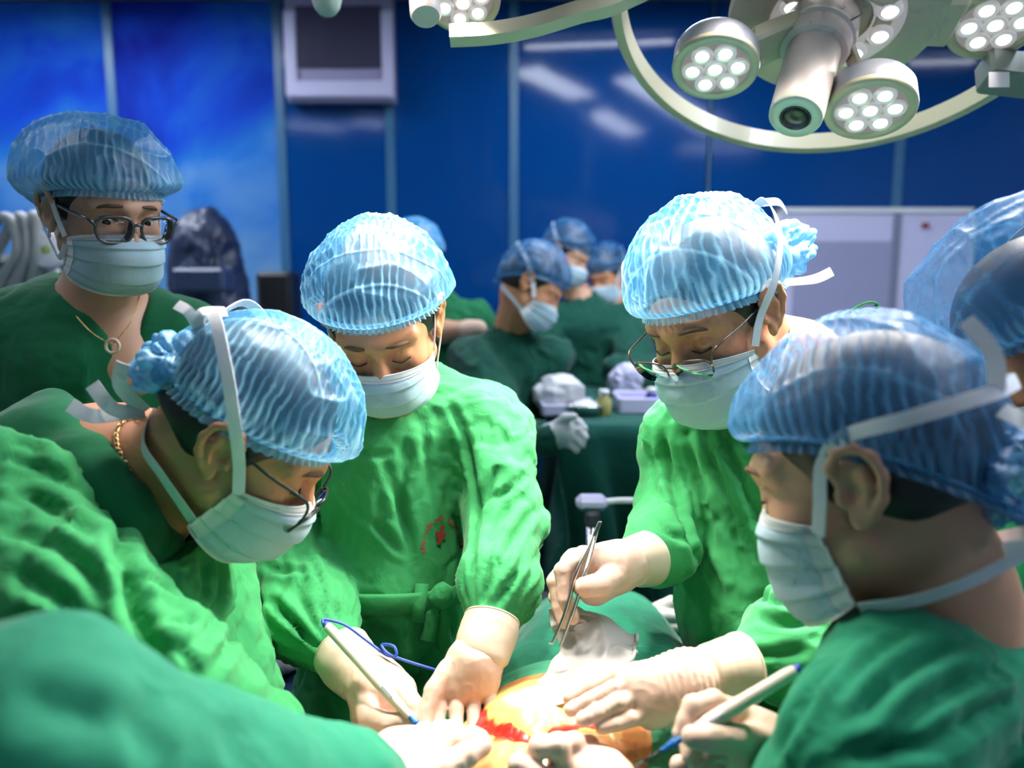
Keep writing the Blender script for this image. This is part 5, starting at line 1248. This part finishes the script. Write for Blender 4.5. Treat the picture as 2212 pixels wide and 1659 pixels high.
glove(p5, 'glove', [[(1590, 1540, .775, .0125), (1540, 1516, .765, .0112), (1498, 1526, .757, .0105), (1482, 1560, .752, .0095), (1470, 1584, .75, .0080)], [(1600, 1560, .79, .0125), (1556, 1530, .785, .011), (1520, 1556, .778, .010), (1492, 1600, .77, .009)],
                    [(1650, 1605, .755, .0165), (1590, 1596, .74, .0145), (1535, 1596, .733, .0130), (1496, 1592, .732, .0105)],
                    [(1590, 1600, .79, .012), (1520, 1600, .775, .0105), (1492, 1612, .765, .0100), (1490, 1630, .76, .0085)], [(1600, 1630, .79, .012), (1545, 1618, .775, .0105), (1520, 1632, .765, .0095), (1508, 1652, .76, .0085)],
                    [(1610, 1650, .80, .012), (1540, 1645, .785, .0105), (1495, 1652, .775, .009), (1466, 1652, .77, .0085)]],
      [((1720, 1665, .765), (1640, 1612, .78), .029, .033), ((1640, 1605, .775), (1590, 1552, .78), .028, .018), ((1640, 1612, .78), (1595, 1605, .79), .028, .02), ((1650, 1625, .78), (1605, 1635, .79), .026, .018)],
      cuff=[(1745, 1690, .765, .037), (1728, 1672, .765, .0345), (1705, 1655, .768, .0325), (1690, 1645, .77, .032)], h=.0017)
glove(p5, 'glove', [[(1215, 1660, .845, .0135), (1205, 1612, .835, .0125), (1165, 1612, .83, .0115), (1152, 1638, .835, .010)], [(1245, 1655, .85, .0135), (1240, 1606, .85, .012), (1205, 1604, .86, .0110), (1195, 1630, .87, .010)],
                    [(1275, 1660, .86, .0130), (1272, 1612, .87, .0115), (1240, 1608, .88, .0105)], [(1190, 1690, .83, .014), (1150, 1672, .82, .0125), (1120, 1652, .82, .011)]],
      [((1390, 1790, .83), (1290, 1690, .845), .030, .034), ((1290, 1690, .845), (1220, 1662, .845), .034, .020), ((1290, 1690, .85), (1250, 1655, .852), .034, .020), ((1300, 1690, .855), (1280, 1655, .862), .032, .018)],
      cuff=[(1440, 1820, .82, .038), (1400, 1795, .83, .0355), (1360, 1755, .838, .034)])

creases(g5, [([(2100, 1380), (1950, 1450), (1850, 1560)], .010, .007), ([(2190, 1420), (2000, 1520), (1890, 1640)], .011, .007), ([(1800, 1440), (1730, 1530), (1672, 1640)], .010, .006), ([(2205, 1500), (2060, 1570), (1940, 1650)], .010, .007), ([(1960, 1370), (1870, 1430), (1810, 1510)], .008, .006), ([(2000, 1600), (1900, 1620), (1800, 1640)], .008, .006)])
# ---- person at the right edge behind the nurse
fr6 = frame(2262, 752, .96, D(-.80, -.52, .05), D(-.35, .9, .0), 1.05)
n6_ = W(2440, 900, 1.0)
p6 = person('masked colleague cut off by the right edge, blue cap and brown skin', [n6_[0], n6_[1], 0])
make_body(p6, fr6, M['skin_d'], n6_, chest=[(n6_, n6_-[-.03, 0, .12], .06, .09)]); make_hair(p6, fr6, -.055)
c6 = make_cap(p6, fr6, M['cap_dark'], zf=.045, zs=.028, zb=-.01, r=(.108, .140, .130), c=(0, -.012, .050), pdir=(.2, 1, 0), pitch=.020, seed=91, crum=.010, amp=.0012, nt_=300, nr=70)
mk, _, _ = make_mask(p6, fr6, 12); ties(mk, fr6, w=.020, top=(0, -.13, .09))
s = S(); tr6 = [n6_-[0, 0, .18], n6_-[0, 0, .6]]; s.path([n6_+[-.0, -.16, -.13], n6_-[0, 0, .09], n6_+[.02, .16, -.13]], [.08, .085, .08], k=.05); s.path(tr6, [.14, .17], k=.06)
a6 = [n6_+[0, -.17, -.15], n6_+[.0, -.2, -.42], n6_+[-.2, -.16, -.5]]; s.path(a6, [.08, .065, .05], k=.03)
s.c(tr6[1], [n6_[0], n6_[1], .2], .17, .2, k=.05); hole(s, n6_-[.03, 0, .03], n6_+[-.05, 0, .1], .06, .075)
blob('gown', s, .009, M['gown_cool_lit'], p6, folds(seglist(tr6, a6), .008, 11, seed=37)); quick_hand(p6, 'glove', a6[2]+[-.03, .01, -.01], [-1, .2, -.2], [0, 0, 1], 'glove')

# ---- arm of the colleague in the left foreground
n7_ = np.array([-.66, .30, 1.36])
p7 = person('colleague in the left foreground seen only by a blurred green sleeve and gloved hand', [n7_[0]-.05, n7_[1]-.05, 0])
fr7 = (np.stack([unit(np.cross([.8, .5, -.35], [.25, .15, 1])), unit([.8, .5, -.35]), unit(np.cross(unit(np.cross([.8, .5, -.35], [.25, .15, 1])), unit([.8, .5, -.35])))], 1), n7_+[.08, .04, .16], 1.0)
make_body(p7, fr7, M['skin'], n7_, h=.005); make_hair(p7, fr7); make_cap(p7, fr7, M['cap'], nt_=200, nr=50, seed=5); mk, _, _ = make_mask(p7, fr7, 3); ties(mk, fr7)
s = S(); s.path([n7_+[-.08, .15, -.10], n7_-[0, 0, .06], n7_+[.06, -.13, -.1]], [.08, .08, .08], k=.05); tr7 = [n7_-[.02, 0, .16], n7_-[.08, 0, .6]]; s.path(tr7, [.14, .17], k=.06)
a7 = [n7_+[.10, .08, -.14], W(60, 1690, .52), W(420, 1750, .60), W(720, 1755, .70), W(815, 1728, .755)]; s.path(a7, [.088, .098, .085, .066, .032], k=.03)
s.c(tr7[1], [n7_[0]-.08, n7_[1], .2], .17, .2, k=.05); hole(s, n7_+[.02, 0, -.02], n7_+[.05, 0, .1], .06, .075)
g7 = blob('gown', s, .0062, M['gown_cool_shaded'], p7, folds(seglist(tr7, a7), .0055, 8, 3.5, seed=41))
creases(g7, [([(335, 1490), (312, 1560), (320, 1650)], .007, .011), ([(40, 1480), (180, 1540), (330, 1575)], .006, .012), ([(520, 1560), (500, 1610), (520, 1655)], .005, .010)])
glove(p7, 'glove', [[(935, 1612, .86, .0135), (985, 1598, .865, .0125), (1020, 1592, .87, .0115), (1036, 1594, .872, .010)], [(915, 1600, .88, .0135), (955, 1580, .89, .012), (985, 1575, .90, .010)],
                    [(905, 1680, .81, .016), (958, 1658, .815, .0145), (1010, 1628, .83, .0130), (1042, 1610, .84, .0105)], [(900, 1595, .90, .013), (920, 1580, .91, .011)]],
      [((805, 1730, .77), (870, 1660, .83), .030, .036), ((870, 1655, .83), (935, 1618, .858), .036, .022), ((870, 1650, .84), (915, 1605, .875), .036, .020), ((860, 1680, .81), (905, 1680, .81), .032, .022)],
      cuff=[(785, 1745, .75, .040), (805, 1728, .765, .038), (825, 1708, .785, .0355), (840, 1690, .80, .035)])
# ---- helper hidden behind the right surgeon, one grey glove showing
n8_ = W(1640, 690, 1.95)
p8 = person('helper hidden behind the right surgeon, only a dim gloved hand showing', [n8_[0], n8_[1], 0])
fr8 = frame(1600, 590, 1.9, D(-.7, -.35, -.5), D(0, 1, 0), .95)
make_body(p8, fr8, M['skin'], n8_, h=.007); make_cap(p8, fr8, M['cap_dark'], nt_=120, nr=30, seed=15); mk, _, _ = make_mask(p8, fr8, 3)
s = S(); tr8 = [n8_-[0, 0, .17], np.array([n8_[0], n8_[1], .3])]; s.path(tr8, [.13, .18], k=.05); s.path([n8_+[-.12, -.04, -.11], n8_-[0, 0, .08], n8_+[.13, .04, -.11]], [.07, .08, .075], k=.05)
a8 = [n8_+[-.10, -.05, -.13], W(1640, 1250, 1.72), W(1560, 1335, 1.56)]; s.path(a8, [.07, .06, .045], k=.03)
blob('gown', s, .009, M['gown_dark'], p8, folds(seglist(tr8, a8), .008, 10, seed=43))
glove(p8, 'glove', [[(1490, 1308, 1.53, .013), (1450, 1300, 1.52, .012), (1418, 1312, 1.51, .0105)], [(1480, 1332, 1.52, .013), (1430, 1328, 1.50, .0115), (1392, 1334, 1.49, .010), (1384, 1334, 1.49, .009)],
                    [(1485, 1350, 1.52, .013), (1450, 1352, 1.51, .0115), (1420, 1352, 1.50, .010)], [(1490, 1368, 1.53, .013), (1460, 1380, 1.52, .0115), (1438, 1385, 1.51, .010)]],
      [((1560, 1335, 1.56), (1510, 1335, 1.54), .030, .034), ((1510, 1335, 1.54), (1488, 1315, 1.53), .032, .02), ((1510, 1340, 1.54), (1488, 1362, 1.53), .032, .02)], mat='glove_grey', h=.0026,
      cuff=[(1590, 1335, 1.58, .040), (1560, 1335, 1.56, .037), (1540, 1335, 1.55, .036)], cuff_mat='glove_grey')
# ------------------------------------------------------------------ operating table, patient, drape, instruments
TX, TW = .115, .255
def tw(y): return TW-.09*sstep(1.0, 1.25, y)
def top_z(x, y):
    s_ = np.abs((x-TX-.10*(y-.95))/tw(y)); z0 = 1.012-.35*(y-.99)**2
    return z0-.11*np.clip(s_, 0, 1)**3.2
WX, WY, WRX, WRY = .050, .862, .104, .112       # opening in the drape
def drape_mesh():
    nu, nv = 190, 170
    S_, Yv = np.meshgrid(np.linspace(-1.75, 1.75, nu), np.linspace(.28, 1.66, nv), indexing='ij')
    sc = np.clip(S_, -1, 1); X = TX+.10*(Yv-.95)+tw(Yv)*sc; Z = top_z(X, Yv); dn = np.clip(np.abs(S_)-1, 0, 9)
    Z = Z-dn*.75; X = X+np.sign(S_)*(dn*.03+.010*np.sin(Yv*26+np.sign(S_))*np.clip(dn*4, 0, 1))
    P = np.stack([X.ravel(), Yv.ravel(), Z.ravel()], 1)
    r = np.sqrt(((P[:, 0]-WX)/WRX)**2+((P[:, 1]-WY)/WRY)**2)
    P[:, 2] += (.006*(ridge(P*np.array([14, 9, 9]), 3)**2-.4)+.004*(ridge(P*30, 6)**2-.4))*sstep(1.02, 1.5, r)
    P[:, 2] += .004*np.exp(-((r-1.12)/.1)**2)
    Fc = grid_faces(nu, nv); keep = ~((r[Fc] < 1.0).all(1) & (np.abs(S_).ravel()[Fc] < 1).all(1))
    # pull the inner edge onto the opening
    inn = (r < 1.0); d = P[:, :2]-[WX, WY]
    edge = np.zeros(len(P), bool); edge[Fc[keep].ravel()] = True; q = inn & edge
    P[q, :2] = np.array([WX, WY])+d[q]/r[q][:, None]
    P[q, 2] = top_z(P[q, 0], P[q, 1])+.004
    return P, Fc[keep], r
P, Fc, r_ = drape_mesh()
# drop unused vertices
used = np.unique(Fc); mp = np.full(len(P), -1); mp[used] = np.arange(len(used))
t = thing('surgical_drape', 'green surgical drape over the patient with an open window', 'drape', [TX, 1.0, .95])
o = mesh('drape_sheet', P[used], mp[Fc], M['drape'], t); sm = o.modifiers.new('th', 'SOLIDIFY'); sm.thickness = .003; sm.offset = -1
a = np.linspace(0, 2*math.pi, 121)[:-1]
# adhesive film band around the window
V = []; n_ = len(a)
for q, dz in ((1.0, .0065), (1.10, .0125), (1.25, .0110), (1.42, .0095), (1.50, .0045)):
    for w in a:
        x, y = WX+WRX*q*math.cos(w)*(1+.03*math.sin(7*w)*(q > 1.3)), WY+WRY*q*math.sin(w)*(1+.03*math.sin(5*w+1)*(q > 1.3)); V.append([x, y, float(top_z(np.array(x), np.array(y)))+dz])
Fs = [[i*n_+j, i*n_+(j+1) % n_, (i+1)*n_+(j+1) % n_, (i+1)*n_+j] for i in range(4) for j in range(n_)]
o = mesh('adhesive_border', V, Fs, M['drape_film'], t); sm = o.modifiers.new('th', 'SOLIDIFY'); sm.thickness = .0015
# table
ot = thing('operating_table', 'operating table hidden beneath the green drape', 'table', [TX, 1.05, 0])
mesh('table_top', *box((TX+.01, .98, .84), (.30, 1.30, .06), bev=.01), M['black'], ot, smooth=False)
mesh('column', *box((TX+.01, 1.2, .45), (.25, .35, .74), bev=.02), M['steel'], ot, smooth=False)
mesh('base', *box((TX+.01, 1.2, .05), (.5, .9, .10), bev=.03), M['offwhite'], ot, smooth=False)
# patient: skin under the window, wound
def surf(px, py, off=0.):
    "where the sight line through a pixel meets the patient's trunk"
    r = unit(W(px, py, 1)-CO); t = .6
    for _ in range(400):
        q = CO+r*t
        if q[2] <= float(top_z(np.array(q[0]), np.array(q[1])))+off: break
        t += .002
    return q
def patient():
    nu, nv = 260, 260
    U, Vv = np.meshgrid(np.linspace(-1.1, 1.1, nu), np.linspace(-1.1, 1.1, nv), indexing='ij')
    X = WX+WRX*U.ravel(); Y = WY+WRY*Vv.ravel(); Z = top_z(X, Y)-.006+.016*np.clip(1-U.ravel()**2-Vv.ravel()**2, 0, 1)
    curve = catmull([surf(*q, .008) for q in ((1015, 1540), (1060, 1572), (1100, 1604), (1150, 1622), (1205, 1612), (1250, 1594), (1290, 1588))], 10)
    Pq = np.stack([X, Y], 1); d = np.min(np.linalg.norm(Pq[:, None]-curve[None, :, :2], axis=2), 1)
    nz = vn(np.stack([X*60, Y*60, Z*60], 1), 4); nz2 = vn(np.stack([X*150, Y*150, Z*0], 1), 5)
    dw = d+.010*(nz-.5)+.004*(nz2-.5)
    Z = Z-.008*np.exp(-(dw/.014)**2)+.0025*(nz2-.5)*(dw < .05)
    # flap of yellow tissue above the cut
    fc = surf(1165, 1535, .012); df = np.sqrt(((X-fc[0])/.066)**2+((Y-fc[1])/.050)**2)+.35*(nz-.5)
    Z = Z+.006*np.exp(-(df/.7)**2)
    skin = np.array([.62, .27, .10]); dark = np.array([.40, .16, .07]); yel = np.array([.85, .58, .16]); red = np.array([.52, .015, .008]); pale = np.array([.92, .80, .55])
    C = np.tile(skin, (len(X), 1)); 
    def mixc(C, c, w): return C*(1-w[:, None])+c*w[:, None]
    C = mixc(C, dark, np.clip((nz2-.72)*6, 0, .8)*(df > 1.1))
    C = mixc(C, yel, 1-sstep(.85, 1.15, df)); C = mixc(C, pale, (1-sstep(.35, .8, df))*.8)
    C = mixc(C, yel, (1-sstep(.024, .034, dw))); C = mixc(C, red, 1-sstep(.013, .018, dw))
    # rest of the trunk, simply rounded, under the drape
    P = np.stack([X, Y, Z], 1); keep = (U.ravel()**2+Vv.ravel()**2 < 1.17)
    Fc = grid_faces(nu, nv); Fc = Fc[keep[Fc].all(1)]; used = np.unique(Fc); mp = np.full(len(P), -1); mp[used] = np.arange(len(used))
    m, n, l, b = nt('patient_skin'); at = n.new('ShaderNodeAttribute'); at.attribute_name = 'tone'; l.new(at.outputs['Color'], b.inputs['Base Color'])
    b.inputs['Roughness'].default_value = .32; b.inputs['Coat Weight'].default_value = .35; b.inputs['Coat Roughness'].default_value = .15
    p = thing('person', 'patient under the green drape with an open incision on tanned skin', 'person', [TX, 1.0, .86])
    o = mesh('body', P[used], mp[Fc], m, p, attrs={'tone': ('FLOAT_COLOR', np.hstack([C, np.ones((len(C), 1))])[used])})
    sm = o.modifiers.new('th', 'SOLIDIFY'); sm.thickness = .02; sm.offset = -1
patient()
# gauze cloth
ctrl = [[(1185, 1312, 1.10), (1235, 1296, 1.11), (1290, 1322, 1.10), (1368, 1352, 1.10)],
        [(1184, 1345, 1.085), (1240, 1345, 1.075), (1300, 1362, 1.07), (1374, 1388, 1.08)],
        [(1205, 1400, 1.06), (1245, 1395, 1.035), (1305, 1402, 1.03), (1372, 1412, 1.05)],
        [(1172, 1450, 1.03), (1230, 1448, 1.005), (1290, 1440, .99), (1362, 1440, 1.01)],
        [(1160, 1492, 1.00), (1205, 1490, .975), (1262, 1470, .97), (1325, 1450, .985)],
        [(1166, 1512, .985), (1195, 1514, .962), (1235, 1496, .960), (1285, 1478, .968)]]
A_ = sheet([[W(*p) for p in r] for r in ctrl], 75, 60); nu, nv = A_.shape[:2]; Q = A_.reshape(-1, 3)
ed = np.outer(np.sin(np.linspace(0, math.pi, nu)), np.sin(np.linspace(0, math.pi, nv))).ravel()
Q = Q-np.outer(.034*(ridge(Q*np.array([15, 15, 20]), 12)**2-.35)+.014*(ridge(Q*30+1.3*vn(Q*14, 3)[:, None], 14)**2-.3), CF)+np.outer(.026*(1-ed)*(vn(Q*22, 31)-.5), CU)+np.outer(.030*(1-ed)*(vn(Q*22, 37)-.5), CR)
t = thing('gauze_cloth', 'crumpled white gauze cloth lying above the wound', 'gauze', Q.mean(0))
o = mesh('cloth', Q, grid_faces(nu, nv), M['gauze'], t); sm = o.modifiers.new('th', 'SOLIDIFY'); sm.thickness = .0012
h_ = Q.reshape(nu, nv, 3)
mesh('hem', *tube(h_[:, -1]+[0, 0, .001], .0028, 8), M['gauze'], t)
# electrode pencils
def pencil(label, a, b, r=.0062, cord=None, tip=True, cap='blue'):
    a, b = W(*a), W(*b); ax = unit(b-a); L = np.linalg.norm(b-a); R = axis_frame(ax)
    t = thing('electrode_pencil', label, 'surgical tool', (a+b)/2, None)
    mesh('barrel', *lathe([(r*.55, 0), (r*.85, .003), (r, .012), (r*1.02, L*.4), (r*1.12, L*.62), (r*1.08, L*.78), (r*.75, L*.97), (r*.55, L)], R, a, 24), M['pen'], t, sharp=60)
    mesh('end_cap', *lathe([(r*.5, -.004), (r*.72, -.002), (r*.72, .003), (r*.5, .004)], R, a, 18), M['cord'], t)
    mesh('switch', *box(a+ax*L*.74-CF*r*1.0+CU*r*.4, (.020, .006, .003), np.stack([ax, unit(np.cross(-CF, ax)), -CF], 1), .001), M['offwhite'], t, smooth=False)
    c = mesh('collar', *lathe([(r*.42, 0), (r*.46, .004), (r*.46, .008), (r*.7, .009), (r*.7, .011), (r*.5, .012), (r*.5, .016), (r*.36, .017), (r*.34, .024)], R, b, 18), M['blue'], t, sharp=50)
    if tip:
        mesh('shaft', *tube([b+ax*.022, b+ax*.040], .0010, 8), M['black'], t); mesh('tip_sleeve', *tube([b+ax*.030, b+ax*.043], [.0012, .0016], 8), M['black'], t)
        mesh('blade', *box(b+ax*.047, (.009, .0028, .0009), np.stack([ax, CU, np.cross(ax, CU)], 1)), M['steel'], t, smooth=False)
    if cord is not None:
        mesh('cord', *tube(catmull([W(*p) for p in cord], 10), .0019, 8), M['cord'], t)
    return t
pencil('ivory electrode pencil with a blue cord in the central surgeon\'s right hand', (705, 1350, 1.03), (886, 1548, .958), .0068,
       cord=[(703, 1352, 1.032), (697, 1345, 1.035), (703, 1338, 1.04), (745, 1350, 1.05), (790, 1382, 1.05), (835, 1415, 1.04), (856, 1415, 1.035), (850, 1396, 1.04), (825, 1393, 1.045), (838, 1412, 1.035), (870, 1425, 1.04), (910, 1438, 1.045), (952, 1452, 1.05), (990, 1480, 1.06), (1010, 1540, 1.06)], tip=False)
pencil('ivory electrode pencil with a black tip in the lower right nurse\'s hand', (1722, 1446, .745), (1475, 1594, .742), .0066)
# forceps
t = thing('forceps', 'long steel tissue forceps in the right surgeon\'s hand', 'forceps', W(1250, 1260, 1.02))
def arm_(pts, nm):
    P = catmull([W(*p) for p in pts], 10); w = np.interp(np.linspace(0, 1, len(P)), [0, .15, .45, .75, 1], [.0050, .0046, .0055, .0036, .0022])
    mesh(nm, *ribbon(P, w, -CF+CR*.5, .0011), M['steel'], t)
arm_([(1292, 1135, 1.065), (1280, 1165, 1.06), (1248, 1232, 1.035), (1222, 1320, 1.02), (1203, 1368, 1.01), (1191, 1391, 1.005)], 'arm')
arm_([(1292, 1135, 1.065), (1283, 1170, 1.055), (1264, 1238, 1.02), (1240, 1315, 1.005), (1221, 1368, .998), (1210, 1396, .995)], 'arm')
mesh('joint', *box(W(1290, 1142, 1.062), (.006, .004, .022), np.stack([CR, CF, unit(W(1292, 1135, 1.065)-W(1280, 1165, 1.06))], 1), .001), M['steel'], t, smooth=False)
mesh('tooth', *box(W(1190, 1390, 1.004), (.006, .002, .002), np.stack([CR, CF, CU], 1), .0005), M['steel'], t, smooth=False)
